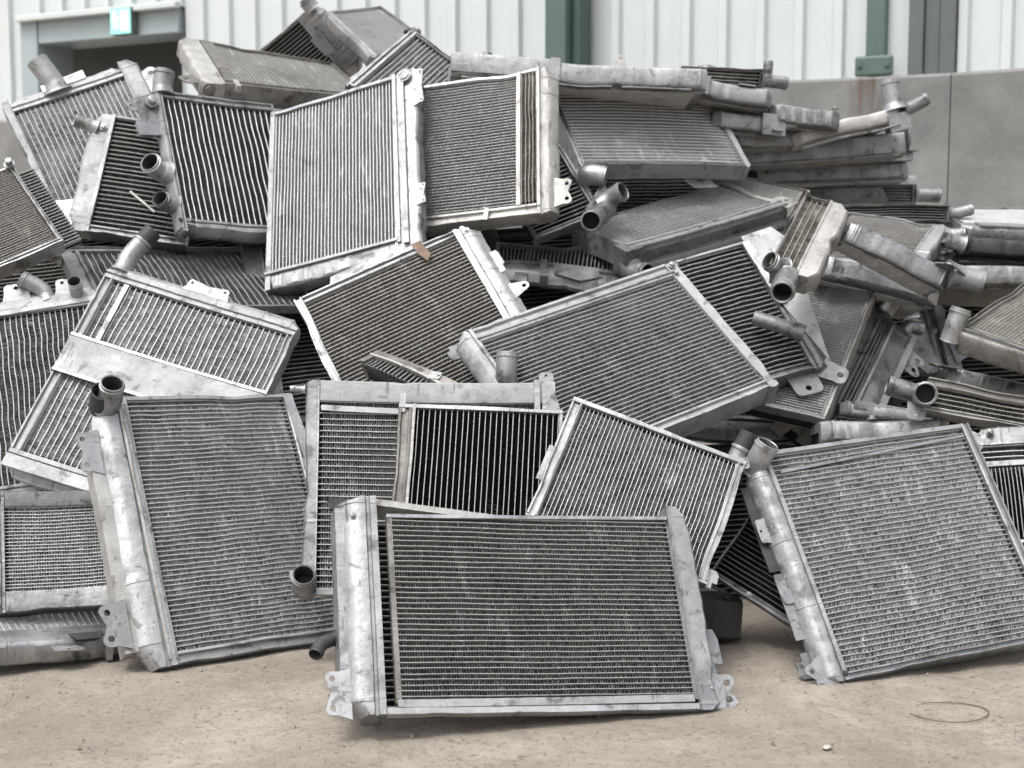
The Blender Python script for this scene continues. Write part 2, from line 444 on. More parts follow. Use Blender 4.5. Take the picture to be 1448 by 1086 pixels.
def strip(parent, p, q, wid, z, th, mat, name='cover_plate', curl=0.0, z2=None):
    """straight flat bar / plate lying between two face points"""
    p, q = Vector(p), Vector(q); d = (q - p); L = d.length; d.normalize(); nrm = Vector((-d.y, d.x, 0))
    g = G(); n = 14; vs = []
    rr = random.Random(int(L * 1e5) + int(wid * 1e5))
    for i in range(n + 1):
        t = i / n; zc = z + ((z2 - z) * t if z2 is not None else 0) + curl * math.sin(PI * t) + rr.uniform(-.0006, .0006)
        c = p + d * (L * t)
        ew = wid * (1 + rr.uniform(-.02, .02))
        for (a, b) in ((-.5, -th), (-.5, -.001), (-.47, 0), (.47, 0), (.5, -.001), (.5, -th)):
            e = c + nrm * (a * ew); vs.append((e.x, e.y, zc + b))
    fs = []
    for i in range(n):
        for j in range(6):
            a = i * 6 + j; b = i * 6 + (j + 1) % 6; fs.append((a, a + 6, b + 6, b))
    fs.append((5, 4, 3, 2, 1, 0)); fs.append(tuple(range(n * 6, n * 6 + 6)))
    g.add(vs, fs); return g.build(name, M[mat], parent, True, 32)

def poly(parent, pts, z, th, mat, name='cover_plate', holes=()):
    vs, fs = plate_holes(pts, holes, th)
    g = G(); g.add([(a, b, c + z) for a, b, c in vs], fs); return g.build(name, M[mat], parent, False)

def bolt(parent, p, r, h, mat, d=(0, 0, 1), name='bolt'):
    x, y, d = frame_from(d); p = Vector(p); g = G(); vs = []
    for (rr, hh) in ((r * 1.5, 0), (r * 1.5, h * .25), (r, h * .25), (r, h * .92), (r * .8, h)):
        for k in range(12):
            a = 2 * PI * k / 12; vs.append(p + x * rr * math.cos(a) + y * rr * math.sin(a) + d * hh)
    fs = [(i * 12 + k, i * 12 + (k + 1) % 12, (i + 1) * 12 + (k + 1) % 12, (i + 1) * 12 + k) for i in range(4) for k in range(12)]
    fs += [tuple(range(48, 60)), tuple(reversed(range(12)))]
    g.add(vs, fs); return g.build(name, M[mat], parent, True, 40)

# ------------------------------------------------------------------ one radiator
def radiator(key, label, E, tube='x', pitch=.012, fin=.0046, frame='alu', tone='mid', ttone=None, parts=(), wave=.0012, bar=None, mats=None,
             tstyle=None, pstyle=0, recess=.0, cat='radiator', name='radiator', group='scrap radiators in the heap', cut=None, warp=.7):
    loc, quat, W, H, th = POSES[key]
    rng = np.random.default_rng(sum(ord(c) * (i + 7) for i, c in enumerate(key)))
    R = Quaternion(quat).to_matrix(); loc = Vector(loc)
    if bar:            # the pose gives the long side that faces the viewer; the core lies behind it
        D = bar; bx, by, bz = R.col[0].copy(), R.col[1].copy(), R.col[2].copy()
        th = H; R = Matrix((bx, -bz, by)).transposed(); loc = loc - bz * (D / 2) + by * (th / 2); H = D
    root = bpy.data.objects.new(name, None); root.empty_display_size = .1; COL.objects.link(root)
    root.matrix_world = Matrix.Translation(loc) @ R.to_4x4()
    root['label'] = label; root['category'] = cat; root['group'] = group
    mats = mats or {}
    w = {s: 0. for s in 'LRTB'}
    for s, (k, f) in E.items(): w[s] = f * (W if s in 'LR' else H)
    x0, x1, y0, y1 = -W / 2 + w['L'], W / 2 - w['R'], -H / 2 + w['B'], H / 2 - w['T']
    zt = -.004 - recess
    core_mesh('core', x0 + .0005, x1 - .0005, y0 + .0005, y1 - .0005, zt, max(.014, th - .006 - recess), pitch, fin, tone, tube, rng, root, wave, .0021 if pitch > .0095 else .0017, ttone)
    tanks = [s for s in E if E[s][0] in ('tank', 'round', 'boxtank')]
    vert_first = any(s in 'LR' for s in tanks)
    for s, (k, f) in E.items():
        mt = M[mats.get(s, frame)]
        full = (s in 'LR') == vert_first
        bx_ = (x0 - (w['L'] if (s in 'TB' and full) else -.0012), x1 + (w['R'] if (s in 'TB' and full) else -.0012),
               y0 - (w['B'] if (s in 'LR' and full) else -.0012), y1 + (w['T'] if (s in 'LR' and full) else -.0012))
        # only the sweep axis range uses the extended box; the offset axis uses the core edge
        if s in 'TB': bb = (bx_[0], bx_[1], y0, y1)
        else: bb = (x0, x1, bx_[2], bx_[3])
        if k in ('tank', 'round', 'boxtank'):
            c = (cut or {}).get(s, (w[s] * .45, w[s] * .45))
            st = {'tank': 0, 'round': 1, 'boxtank': 2}[k]
            sweep_edge('end_tank', s, bb, w[s], tank_profile(th, st), mt, root, rng, c, .0026)
        elif k == 'plate':
            sweep_edge('side_plate', s, bb, w[s], plate_profile(th, pstyle), mt, root, rng, (0, 0), .0017)
        elif k != 'none':
            sweep_edge('side_plate', s, bb, w[s], plate_profile(min(th, .02), 1), mt, root, rng, (0, 0), .0011)
    P = lambda u, v, z=0.: (-W / 2 + u * W, H / 2 - v * H, z)
    for it in parts:
        k = it[0]; kw = dict(it[-1]) if isinstance(it[-1], dict) else {}
        mt = kw.pop('mat', frame)
        if k == 'pipe': pipe(root, P(*it[1]), it[2], it[3], mt, **kw)
        elif k == 'br': bracket(root, P(it[1][0], it[1][1]), math.radians(it[2]), it[3], it[4], it[5], mt, **kw)
        elif k == 'strip': strip(root, P(*it[1]), P(*it[2]), it[3], kw.pop('z', .003), kw.pop('th', .003), mt, **kw)
        elif k == 'poly': poly(root, [P(*a)[:2] for a in it[1]], kw.pop('z', .004), kw.pop('th', .003), mt, **kw)
        elif k == 'bolt': bolt(root, P(*it[1]), it[2], it[3], mt, **kw)
        elif k == 'core':
            (ua, va), (ub, vb) = it[1], it[2]; a, b = P(ua, vb), P(ub, va)
            core_mesh(kw.pop('name', 'core'), a[0], b[0], a[1], b[1], kw.pop('z', .0), kw.pop('depth', .014), it[3], kw.pop('fin', fin), kw.pop('tone', tone), kw.pop('along', tube), rng, root, kw.pop('wave', wave), .0018, kw.pop('ttone', ttone))
    # nothing in a scrap heap is straight: twist, bow and a few knocks shared by every part
    tw, bz, by_ = rng.normal(0, .006) * warp, rng.normal(0, .005) * warp, rng.normal(0, .0035) * warp
    kn = []
    for _ in range(rng.integers(1, 4)):
        sd = rng.integers(0, 4); t = rng.uniform(-.42, .42)
        c = [(-W / 2, t * H), (W / 2, t * H), (t * W, -H / 2), (t * W, H / 2)][sd]; d = [(1, 0), (-1, 0), (0, 1), (0, -1)][sd]
        kn.append((c, d, rng.uniform(.02, .06), rng.uniform(.002, .008) * warp))
    for ch in root.children_recursive:
        me = ch.data; n = len(me.vertices); co = np.empty(n * 3, np.float32); me.vertices.foreach_get('co', co); co = co.reshape(-1, 3)
        x, y = np.clip(co[:, 0] / W * 2, -1.2, 1.2), np.clip(co[:, 1] / H * 2, -1.2, 1.2)
        ny = co[:, 1] + by_ * (1 - x * x); nz = co[:, 2] + tw * x * y + bz * (1 - x * x)
        nx = co[:, 0].copy()
        for (c, d, r, am) in kn:
            g_ = am * np.exp(-((co[:, 0] - c[0]) ** 2 + (co[:, 1] - c[1]) ** 2) / r ** 2)
            nx += d[0] * g_; ny += d[1] * g_; nz -= g_ * .8
        co[:, 0], co[:, 1], co[:, 2] = nx, ny, nz
        me.vertices.foreach_set('co', co.ravel()); me.update()
    return root

def on(key, u, v, z=0.):
    loc, quat, W, H, th = POSES[key]
    return Vector(loc) + Quaternion(quat).to_matrix() @ Vector((-W / 2 + u * W, H / 2 - v * H, z))

POSES = {
 'front': ((0.0318, 2.4778, 0.189), (0.88802, 0.43917, 0.09264, 0.09987), 0.6716, 0.4016, 0.06),
 'rightbig': ((0.7815, 2.8021, 0.2212), (0.87459, 0.45671, 0.03583, 0.1588), 0.5337, 0.4854, 0.055),
 'four': ((0.2493, 2.7696, 0.3436), (-0.88601, -0.42516, -0.12441, 0.13695), 0.3723, 0.2922, 0.04),
 'eight': ((-0.0705, 2.809, 0.363), (0.84297, 0.5372, 0.02522, -0.01326), 0.3327, 0.2855, 0.03),
 'seven': ((-0.1611, 2.8397, 0.3358), (-0.83353, -0.54914, -0.04426, -0.04139), 0.5132, 0.4421, 0.035),
 'leftbig': ((-0.5982, 2.9024, 0.2522), (0.84187, 0.45383, 0.15121, 0.24988), 0.4613, 0.5798, 0.055),
 'honey': ((-0.8848, 2.8314, 0.2117), (-0.83696, -0.52693, -0.07954, -0.12452), 0.3297, 0.2458, 0.045),
 'leftflat': ((-0.9334, 2.7579, 0.0722), (0.96351, 0.06361, 0.04885, 0.25539), 0.3121, 0.1702, 0.05),
 'five': ((0.5744, 2.8271, 0.1452), (0.78212, 0.53735, 0.08099, -0.30494), 0.3049, 0.1727, 0.04),
 'darkbox': ((0.3923, 2.8339, 0.0589), (-0.72257, -0.6736, -0.13442, -0.07803), 0.1758, 0.0875, 0.3),
 'nine': ((-0.7938, 3.1499, 0.4945), (-0.88253, -0.44497, -0.09429, 0.11942), 0.4723, 0.5746, 0.045),
 'ten': ((-1.0974, 3.1928, 0.4803), (-0.83931, -0.52973, -0.00076, -0.12226), 0.3722, 0.4952, 0.045),
 'rightedge': ((1.1051, 2.9745, 0.3162), (-0.86103, -0.49631, 0.08836, 0.06703), 0.2238, 0.2645, 0.04),
 'small': ((-0.2238, 3.0465, 0.5443), (-0.88026, -0.2957, -0.01287, 0.37087), 0.267, 0.0518, 0.05),
 'nineteen': ((0.2357, 3.142, 0.5635), (0.89277, 0.3639, -0.04375, 0.26195), 0.6012, 0.4265, 0.06),
 'eighteen': ((-0.2138, 3.3071, 0.6242), (-0.88369, -0.40922, 0.16445, -0.15679), 0.4797, 0.4558, 0.045),
 'fortyseven': ((0.6842, 3.2679, 0.8397), (0.91699, 0.33341, 0.07538, -0.20563), 0.1121, 0.2825, 0.055),
 'twenty': ((0.5658, 3.3694, 0.6596), (-0.89371, -0.41461, 0.05231, -0.16321), 0.2262, 0.3986, 0.05),
 'twentyone': ((0.7074, 3.4226, 0.5885), (-0.92581, -0.31266, -0.02441, 0.21099), 0.23, 0.5142, 0.05),
 'twentythree': ((0.8524, 3.417, 0.488), (-0.72213, -0.45725, 0.04892, -0.51678), 0.4906, 0.1354, 0.06),
 'twentytwo': ((0.8064, 3.5139, 0.5234), (0.72226, 0.46571, -0.03133, 0.51036), 0.5391, 0.0899, 0.06),
 'fiftyone': ((1.0359, 3.0861, 0.4712), (0.81333, 0.56556, 0.00533, -0.13636), 0.2561, 0.0769, 0.06),
 'fiftythree': ((0.5796, 3.4854, 0.3984), (-0.95687, -0.26964, 0.02225, 0.1058), 0.3255, 0.1655, 0.05),
 'fiftynine': ((0.8298, 3.1224, 0.4126), (0.81062, 0.58552, 0.00387, -0.00661), 0.2855, 0.0507, 0.3),
 'fortynine': ((1.2281, 3.1974, 0.6477), (0.91587, 0.17561, 0.07164, -0.35385), 0.2962, 0.4092, 0.055),
 'fifty': ((1.1756, 3.2796, 0.4728), (-0.77094, -0.61927, -0.0732, 0.1296), 0.3229, 0.0489, 0.35),
 'thirteen': ((-0.4371, 3.6898, 0.9848), (-0.86861, -0.46218, 0.16931, 0.05701), 0.4288, 0.5711, 0.05),
 'fourteen': ((-0.0833, 3.6983, 1.0631), (-0.84449, -0.51891, 0.11219, 0.07056), 0.4068, 0.4217, 0.055),
 'twentysix': ((-0.7472, 3.7875, 1.0241), (0.84621, 0.44687, 0.16723, 0.23723), 0.3416, 0.4449, 0.05),
 'twentyfive': ((-0.9809, 3.7812, 0.9875), (-0.85256, -0.51611, -0.08174, 0.00959), 0.3203, 0.3519, 0.05),
 'twentyfour': ((-1.1137, 3.881, 1.0864), (-0.82172, -0.51177, 0.06567, -0.242), 0.3822, 0.446, 0.055),
 'twentyeight': ((-0.8185, 3.61, 0.7338), (-0.95656, -0.1706, -0.04723, -0.23165), 0.5582, 0.4038, 0.045),
 'twentyseven': ((-1.2306, 3.4228, 0.8783), (0.84636, 0.43126, -0.07011, 0.30457), 0.2043, 0.2765, 0.045),
 'seventeen': ((0.0951, 3.7261, 0.9652), (-0.81437, -0.50899, 0.04051, -0.27585), 0.2215, 0.2517, 0.045),
 'fifteen': ((0.3773, 3.988, 1.1404), (0.92313, 0.34955, 0.05507, 0.15036), 0.5097, 0.3523, 0.05),
 'sixteen': ((0.4525, 3.8341, 0.8949), (0.93237, 0.1668, -0.05817, 0.31541), 0.5687, 0.2371, 0.06),
 'fortyeight': ((0.6443, 4.0176, 0.9122), (-0.93823, -0.2704, -0.05719, 0.20817), 0.2887, 0.3591, 0.04),
 'fiftyfive': ((0.1164, 3.6972, 0.7663), (0.94978, 0.30656, 0.0332, -0.05315), 0.3363, 0.1544, 0.05),
 'fortyfive': ((0.8985, 3.313, 0.7908), (0.75128, 0.61694, 0.16794, -0.16356), 0.2607, 0.0496, 0.3),
 'fortysix': ((0.9065, 3.4943, 0.7333), (0.77246, 0.62412, 0.09311, -0.07148), 0.3122, 0.0577, 0.3),
 'fortyfour': ((0.9492, 3.6869, 0.8206), (-0.93808, -0.21949, -0.0136, 0.26766), 0.2757, 0.3108, 0.05),
 'twentynine': ((-0.6871, 4.1506, 1.3117), (0.95262, 0.19252, 0.08567, 0.21934), 0.4796, 0.3676, 0.055),
 'thirtyone': ((-0.2914, 4.2045, 1.2877), (-0.84686, -0.41756, -0.24169, 0.22375), 0.2348, 0.2946, 0.07),
 'thirtyb': ((-0.4093, 4.3854, 1.4585), (0.84883, 0.33671, 0.01818, 0.40718), 0.237, 0.2281, 0.04),
 'thirty': ((-0.6291, 4.4438, 1.3657), (0.50656, 0.78551, -0.34577, 0.08256), 0.297, 0.2373, 0.05),
 'thirtyfour': ((0.6274, 4.0138, 1.2353), (-0.75064, -0.65091, -0.10487, 0.04301), 0.2101, 0.0487, 0.3),
 'thirtytwo': ((0.1837, 3.8617, 1.2741), (0.75883, 0.64959, 0.04587, 0.01046), 0.6927, 0.0541, 0.35),
 'thirtythree': ((0.5896, 4.0381, 1.2791), (0.74176, 0.66855, 0.04829, 0.02235), 0.2318, 0.0514, 0.06),
 'thirtyfive': ((0.6656, 4.0554, 1.1558), (-0.75166, -0.65697, -0.05722, -0.01097), 0.1975, 0.0481, 0.3),
 'thirtysix': ((0.7268, 4.1272, 1.1144), (-0.75034, -0.659, -0.02824, -0.04369), 0.1972, 0.0468, 0.3),
 'thirtyeight': ((0.9674, 4.1286, 1.1527), (0.74097, 0.65721, -0.04734, 0.12959), 0.3402, 0.0411, 0.3),
 'thirtynine': ((0.9178, 4.2488, 1.0927), (-0.7482, -0.66009, -0.00806, -0.06637), 0.5291, 0.0668, 0.35),
 'forty': ((0.9728, 4.3747, 1.0278), (-0.74973, -0.65915, -0.01771, -0.05573), 0.506, 0.052, 0.35),
 'slaba': ((0.997, 4.3581, 1.06), (0.74808, 0.65953, 0.00214, 0.07343), 0.4574, 0.028, 0.3),
 'slabb': ((1.0366, 4.4579, 1.0036), (-0.75006, -0.65912, -0.02335, -0.04933), 0.4549, 0.0253, 0.3),
 'fortyone': ((1.0726, 4.4904, 0.9625), (0.7341, 0.67703, 0.03023, 0.04263), 0.4017, 0.0662, 0.06),
 'fortytwo': ((1.0516, 3.8982, 0.8948), (0.73443, 0.67673, 0.03437, 0.0383), 0.2986, 0.0461, 0.06),
 'fortythree': ((1.426, 3.9728, 0.8831), (-0.99301, -0.11211, -0.01935, -0.03141), 0.4562, 0.2873, 0.045),
 'fiftyeight': ((1.2389, 3.6091, 0.7375), (-0.78113, -0.62364, 0.00831, 0.02892), 0.295, 0.0519, 0.35),
 'fiftyseven': ((1.2992, 3.6662, 0.8033), (-0.78027, -0.62401, -0.00185, 0.04225), 0.2856, 0.0444, 0.35),
 'thirtyseven': ((0.8287, 4.0574, 1.1765), (-0.75191, -0.65542, -0.07094, 0.00414), 0.2073, 0.0541, 0.35),
 'sixtyone': ((1.1627, 3.8982, 0.5525), (0.82725, 0.54784, 0.03285, 0.1202), 0.1285, 0.2087, 0.06),
 'sixtytwo': ((0.8917, 3.275, 0.4294), (0.80674, 0.58715, 0.03945, -0.05363), 0.2548, 0.0326, 0.3),
 'sixtythree': ((1.2945, 3.7406, 0.7757), (0.75901, 0.65044, 0.01886, -0.02183), 0.2875, 0.0354, 0.3),
 'fila': ((-0.3285, 3.6991, 0.6376), (-0.87981, -0.45927, -0.01212, -0.1219), 0.6951, 0.5795, 0.05),
 'filb': ((0.257, 3.8374, 0.6328), (0.87105, 0.48573, -0.00077, 0.073), 0.6894, 0.566, 0.05),
 'filc': ((0.7685, 3.8537, 0.5358), (-0.8727, -0.48307, 0.05808, -0.04088), 0.4868, 0.5675, 0.05),
 'fild': ((1.2265, 3.9259, 0.4996), (-0.84996, -0.51939, 0.07077, 0.0528), 0.5941, 0.5896, 0.05),
 'file': ((-1.0464, 3.8047, 0.6857), (-0.89305, -0.43716, 0.02307, -0.10401), 0.75, 0.4825, 0.05),
 'filk': ((-1.4093, 3.8031, 0.6133), (0.87708, 0.46215, 0.00297, 0.13089), 0.3391, 0.5554, 0.05),
 'filf': ((0.6127, 3.2949, 0.1406), (-0.86576, -0.49931, 0.03029, -0.01548), 0.591, 0.4617, 0.05),
 'filh': ((0.4283, 4.2444, 0.9632), (0.88908, 0.45253, 0.02497, 0.06431), 0.6527, 0.473, 0.05),
 'filj': ((1.3834, 4.2172, 0.7832), (-0.87614, -0.47369, 0.02881, 0.0847), 0.4511, 0.296, 0.05),
}
WALL_P = (1.8228, 5.1529)
WALL_D = (0.8875, -0.4608, 0.0)
WALL_H = 1.43
CLN = -0.13
JOINTS = [-6.7286, -2.6298, -0.2513]
WALL_S0 = -9.2286
WALL_S1 = 2.2
POST_S = -0.5506
COL_S = -1.7947
FLASH_S = -0.3422
DOOR_A = -4.9773
DOOR_B = -3.9119
DOOR_TOP = 1.942
LINT = 0.1252
SIGN_S = -4.2466
SIGN_Z = 1.885
CAM_H = 0.84
SUN = 0.8
SUN_EL = 66
SUN_ROT = 222
SUN_ANG = 14
SKY = 0.14
EXPO = 0.72
FSTOP = 5.6
# ------------------------------------------------------------------ the heap, radiator by radiator
R_ = radiator
R_('front', 'dark-cored radiator with a thin front core clipped on, standing foremost on the bare ground',
   dict(L=('tank', .10), R=('boxtank', .066), T=('none', .10), B=('thin', .03)), 'x', .0118, .0048, 'bright', 'black', ttone='dark', recess=.026, cut=dict(L=(.025, .008), R=(.012, .02)),
   parts=[('core', (.128, .088), (.928, .945), .0098, dict(z=-.001, depth=.016, tone='dark', ttone='dark', fin=.0047, wave=.0009, name='front_core')),
          ('strip', (.126, .094), (.930, .066), .007, dict(z=.0015, th=.014, mat='alu', name='core_rail')),
          ('strip', (.130, .955), (.920, .948), .014, dict(z=.003, th=.012, mat='bright', name='core_rail')),
          ('strip', (.134, .10), (.134, .95), .010, dict(z=-.001, th=.012, mat='brown', name='core_rail')),
          ('strip', (.933, .10), (.930, .95), .010, dict(z=-.001, th=.012, mat='dull', name='core_rail')),
          ('strip', (.10, .012), (.52, .088), .013, dict(z=-.012, th=.04, mat='beige', name='bent_top_plate')),
          ('strip', (.012, .05), (.012, .88), .028, dict(z=-.012, th=.05, mat='alu', name='tank_flange')),
          ('br', (.0, .90), 180, .032, .075, 2, dict(z=-.01, mat='bright')), ('br', (1., .90), 0, .040, .062, 2, dict(z=-.02, mat='bright')),
          ('br', (1., .72), 0, .028, .10, 0, dict(z=-.03, mat='alu', kind='step')), ('bolt', (.035, .10, .002), .004, .005), ('bolt', (.985, .90, -.004), .004, .005),
          ('br', (.02, .02), 150, .030, .03, 0, dict(z=-.03, mat='dark', kind='step')),
          ('pipe', (-.005, .62, -.05), [(-1, -.5, .2, .03), (-.6, -1, .5, .03)], .012, dict(mat='dark', base=1.3))])
R_('rightbig', 'large pale-cored radiator with open hose neck, its lower corner resting on the ground at right',
   dict(L=('tank', .095), R=('plate', .035), T=('thin', .02), B=('plate', .03)), 'x', .0106, .0050, 'bright', 'mid', wave=.0026, warp=.25, ttone='mid', cut=dict(L=(.012, .05)),
   parts=[('pipe', (.052, .045, -.024), [(.05, .3, 1, .03), (.45, .55, .9, .035)], .024, dict(base=1.35)),
          ('br', (.02, .955), 200, .034, .06, 2, dict(z=-.006, mat='bright')), ('br', (.0, .90), 180, .03, .05, 1, dict(z=-.03, mat='alu', kind='step')),
          ('strip', (-.012, .12), (-.012, .5), .022, dict(z=-.03, th=.003, mat='dark', name='torn_foam_strip')),
          ('strip', (-.008, .52), (-.008, .80), .026, dict(z=-.02, th=.003, mat='alu', name='torn_flange')),
          ('br', (0, .33), 180, .018, .05, 1, dict(z=-.018, mat='alu')), ('br', (0, .62), 180, .018, .03, 0, dict(z=-.015, mat='alu', kind='step')),
          ('strip', (.12, .10), (.96, .055), .006, dict(z=-.001, th=.002, mat='bright', name='bent_fin_strip')), ('bolt', (.085, .975, .003), .004, .003, dict(mat='dark'))])
R_('four', 'radiator standing on its corner like a diamond, right behind the foremost radiator',
   dict(T=('thin', .035), L=('plate', .06), R=('plate', .045), B=('thin', .02)), 'y', .0088, .0042, 'alu', 'mid', ttone='mid', warp=.4,
   parts=[('strip', (-.008, .42), (-.008, .7), .012, dict(z=-.006, mat='bright', name='side_clip')), ('br', (1., .93), 0, .02, .04, 0, dict(mat='bright', kind='step', z=-.01)),
          ('br', (.97, .02), 20, .018, .025, 1, dict(mat='alu', z=-.004)), ('pipe', (.955, .06, -.06), [(.0, 1, .1, .05), (.15, 1, .5, .03)], .0205, dict(mat='dull', base=1.3, hose=True))])
R_('eight', 'shade-darkened radiator with thin upright pale tubes, standing in front of the long white top bar',
   dict(L=('plate', .085), T=('thin', .03), R=('thin', .02), B=('thin', .03)), 'y', .0114, .0040, 'dull', 'black', ttone='dark', wave=.0004,  # core coloured near black for the shade it stands in
   mats=dict(L='brown', T='bright'), parts=[('strip', (.095, 0), (.095, 1), .006, dict(z=.003, mat='beige', name='side_rail')), ('br', (.02, .02), 90, .03, .012, 0, dict(mat='dull'))])
R_('seven', 'radiator with a broad white top bar and dark round neck on its left post',
   dict(L=('boxtank', .052), T=('plate', .10), R=('thin', .02), B=('thin', .03)), 'x', .0125, .0047, 'alu', 'mid', ttone='mid', wave=.0006, pstyle=1,
   mats=dict(T='oxide'), cut=dict(L=(.004, .004)),
   parts=[('pipe', (.012, .955, -.02), [(0, .0, 1, .03), (-.05, .35, 1, .035)], .0225, dict(mat='dull', base=1.25, inner=.84)),
          ('pipe', (-.005, .035, -.02), [(-1, 0, 0, .03)], .007, dict(mat='alu', base=1.6)), ('strip', (.06, .135), (.40, .145), .012, dict(z=.003, mat='bright', name='lower_rail')),
          ('strip', (.925, -.01), (.925, .14), .012, dict(z=.006, th=.02, mat='bright', name='end_clamp')), ('poly', [(.945, .0), (.985, .0), (1.02, .15), (.945, .15)], dict(z=.006, th=.02, mat='alu', name='end_clamp')),
          ('br', (.965, .0), 90, .022, .03, 1, dict(mat='bright', z=0)), ('br', (.01, .90), 180, .03, .03, 0, dict(mat='bright', z=-.02, kind='step'))])
R_('leftbig', 'big level-tubed radiator with a wide pale left tank and open hose neck, at front left',
   dict(L=('tank', .165), R=('plate', .05), T=('thin', .015), B=('plate', .045)), 'x', .0104, .0040, 'bright', 'mid', ttone='light', wave=.0013, cut=dict(L=(.05, .02)),
   parts=[('pipe', (.078, .03, -.01), [(0, .1, 1, .03), (-.12, .35, 1, .045)], .0245, dict(mat='alu', base=1.3)),
          ('pipe', (.060, .022, -.02), [(-.1, .2, 1, .03), (-.16, .4, 1, .02)], .0285, dict(mat='rubber', base=1.05, name='rubber_sleeve', bead=False, ell=.9)),
          ('strip', (-.008, .16), (-.004, .93), .028, dict(z=-.012, th=.04, mat='beige', name='tank_flange')),
          ('br', (-.01, .20), 180, .036, .085, 2, dict(z=-.01, mat='bright')), ('br', (-.03, .83), 180, .042, .085, 2, dict(z=-.006, mat='bright')),
          ('strip', (.125, .03), (.135, .98), .006, dict(z=.006, th=.004, mat='beige', name='crimp_rail')), ('strip', (.155, .03), (.165, .98), .005, dict(z=.005, th=.004, mat='alu', name='crimp_rail')),
          ('br', (.985, .33), 0, .03, .06, 1, dict(z=.004, mat='beige', kind='tri')), ('poly', [(.945, .0), (.99, .0), (1.03, .30), (.975, .34)], dict(z=.004, mat='bright', name='bent_end_plate'))])
R_('honey', 'radiator with a fine honeycomb-like pale core between two plain grey plates, at the left edge',
   dict(T=('plate', .13), B=('plate', .17), L=('tank', .09), R=('thin', .02)), 'x', .0072, .0050, 'dull', 'light', ttone='light', wave=.0016, pstyle=1, mats=dict(L='alu'))
R_('leftflat', 'flattened radiator with a torn front tank lying flat on the ground at bottom left',
   dict(B=('boxtank', .36), L=('thin', .02), R=('thin', .02), T=('thin', .03)), 'y', .0132, .0044, 'alu', 'mid', ttone='light', cut=dict(B=(.01, .02)),
   parts=[('poly', [(.62, .86), (.84, .86), (.80, 1.03), (.66, 1.03)], dict(z=.004, th=.002, mat='dark', name='torn_patch')), ('strip', (.86, .82), (.86, 1.08), .012, dict(z=.008, th=.05, mat='alu', name='tank_lug')),
          ('br', (.60, 1.02), -90, .02, .06, 1, dict(mat='bright', z=-.01))])
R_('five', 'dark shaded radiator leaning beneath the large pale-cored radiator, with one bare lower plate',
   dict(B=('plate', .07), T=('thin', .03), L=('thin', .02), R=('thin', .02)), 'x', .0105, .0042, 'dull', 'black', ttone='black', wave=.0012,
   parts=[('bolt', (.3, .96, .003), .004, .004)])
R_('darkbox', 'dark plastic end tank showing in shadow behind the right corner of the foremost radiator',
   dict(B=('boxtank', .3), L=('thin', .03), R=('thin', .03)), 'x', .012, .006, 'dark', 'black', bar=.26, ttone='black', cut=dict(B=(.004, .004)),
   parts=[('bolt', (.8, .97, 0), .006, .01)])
R_('nine', 'bright tilted radiator with a blank plate band across its core and a tall capped neck',
   dict(T=('tank', .085), B=('tank', .10), L=('plate', .05), R=('plate', .035)), 'y', .0142, .0040, 'oxide', 'light', ttone='light', wave=.0030,
   parts=[('poly', [(.0, .375), (1.0, .375), (1.0, .545), (.0, .545)], dict(z=.007, th=.004, mat='oxide', name='blank_band')),
          ('strip', (.0, .377), (1., .377), .007, dict(z=.010, th=.004, mat='alu', name='band_lip')), ('strip', (.0, .543), (1., .543), .007, dict(z=.010, th=.004, mat='alu', name='band_lip')),
          ('strip', (.125, .09), (.125, .37), .012, dict(z=.001, th=.004, mat='bright', name='crushed_tube')),
          ('pipe', (.055, .035, -.02), [(.0, 1, .1, .05), (.32, 1, .15, .055)], .022, dict(mat='bright', base=1.45, hose=True)),
          ('br', (.50, .01), 90, .024, .10, 2, dict(mat='bright', z=-.004)), ('br', (.985, .78), 10, .03, .06, 1, dict(mat='bright', z=.006)),
          ('bolt', (.45, .95, .003), .006, .012, dict(mat='dull')), ('br', (.45, 1.0), -90, .026, .045, 1, dict(mat='bright', z=-.015)), ('strip', (.0, .95), (.45, .95), .030, dict(z=.005, th=.004, mat='oxide', name='tank_face'))])
R_('ten', 'radiator at the left edge with widely spaced upright tubes and spouts on its top tank',
   dict(T=('tank', .10), L=('plate', .04), R=('plate', .04), B=('tank', .08)), 'y', .0125, .0042, 'oxide', 'mid', ttone='light', wave=.002,
   parts=[('pipe', (.68, .04, -.02), [(-.3, 1, .2, .03), (-1, .75, .3, .055)], .019, dict(mat='alu', base=1.3)), ('pipe', (.86, .05, -.015), [(.1, .6, 1, .03), (0, .3, 1, .025)], .016, dict(mat='alu', base=1.4)),
          ('br', (.50, .0), 90, .032, .055, 1, dict(mat='bright', z=-.01)), ('br', (.78, .0), 90, .028, .03, 1, dict(mat='bright', z=-.01)), ('strip', (.3, .09), (1., .075), .012, dict(z=.006, mat='bright', name='header_lip'))])
R_('rightedge', 'radiator with a white top tank and thick white tubes, cut off by the right edge',
   dict(T=('boxtank', .16), L=('plate', .05), R=('plate', .05), B=('thin', .03)), 'x', .0135, .0046, 'bright', 'dark', ttone='light',
   parts=[('strip', (.0, .33), (1., .33), .012, dict(z=.006, th=.01, mat='bright', name='cross_bar')), ('poly', [(.06, .36), (.97, .36), (.97, .97), (.06, .97)], dict(z=-.002, th=.001, mat='dark', name='mesh_screen')),
          ('core', (.06, .37), (.96, .96), .008, dict(z=.006, depth=.007, tone='black', ttone='dark', along='y', name='mesh_core')), ('bolt', (.16, .06, .003), .006, .012), ('br', (.05, .12), 150, .03, .03, 1, dict(mat='alu'))])
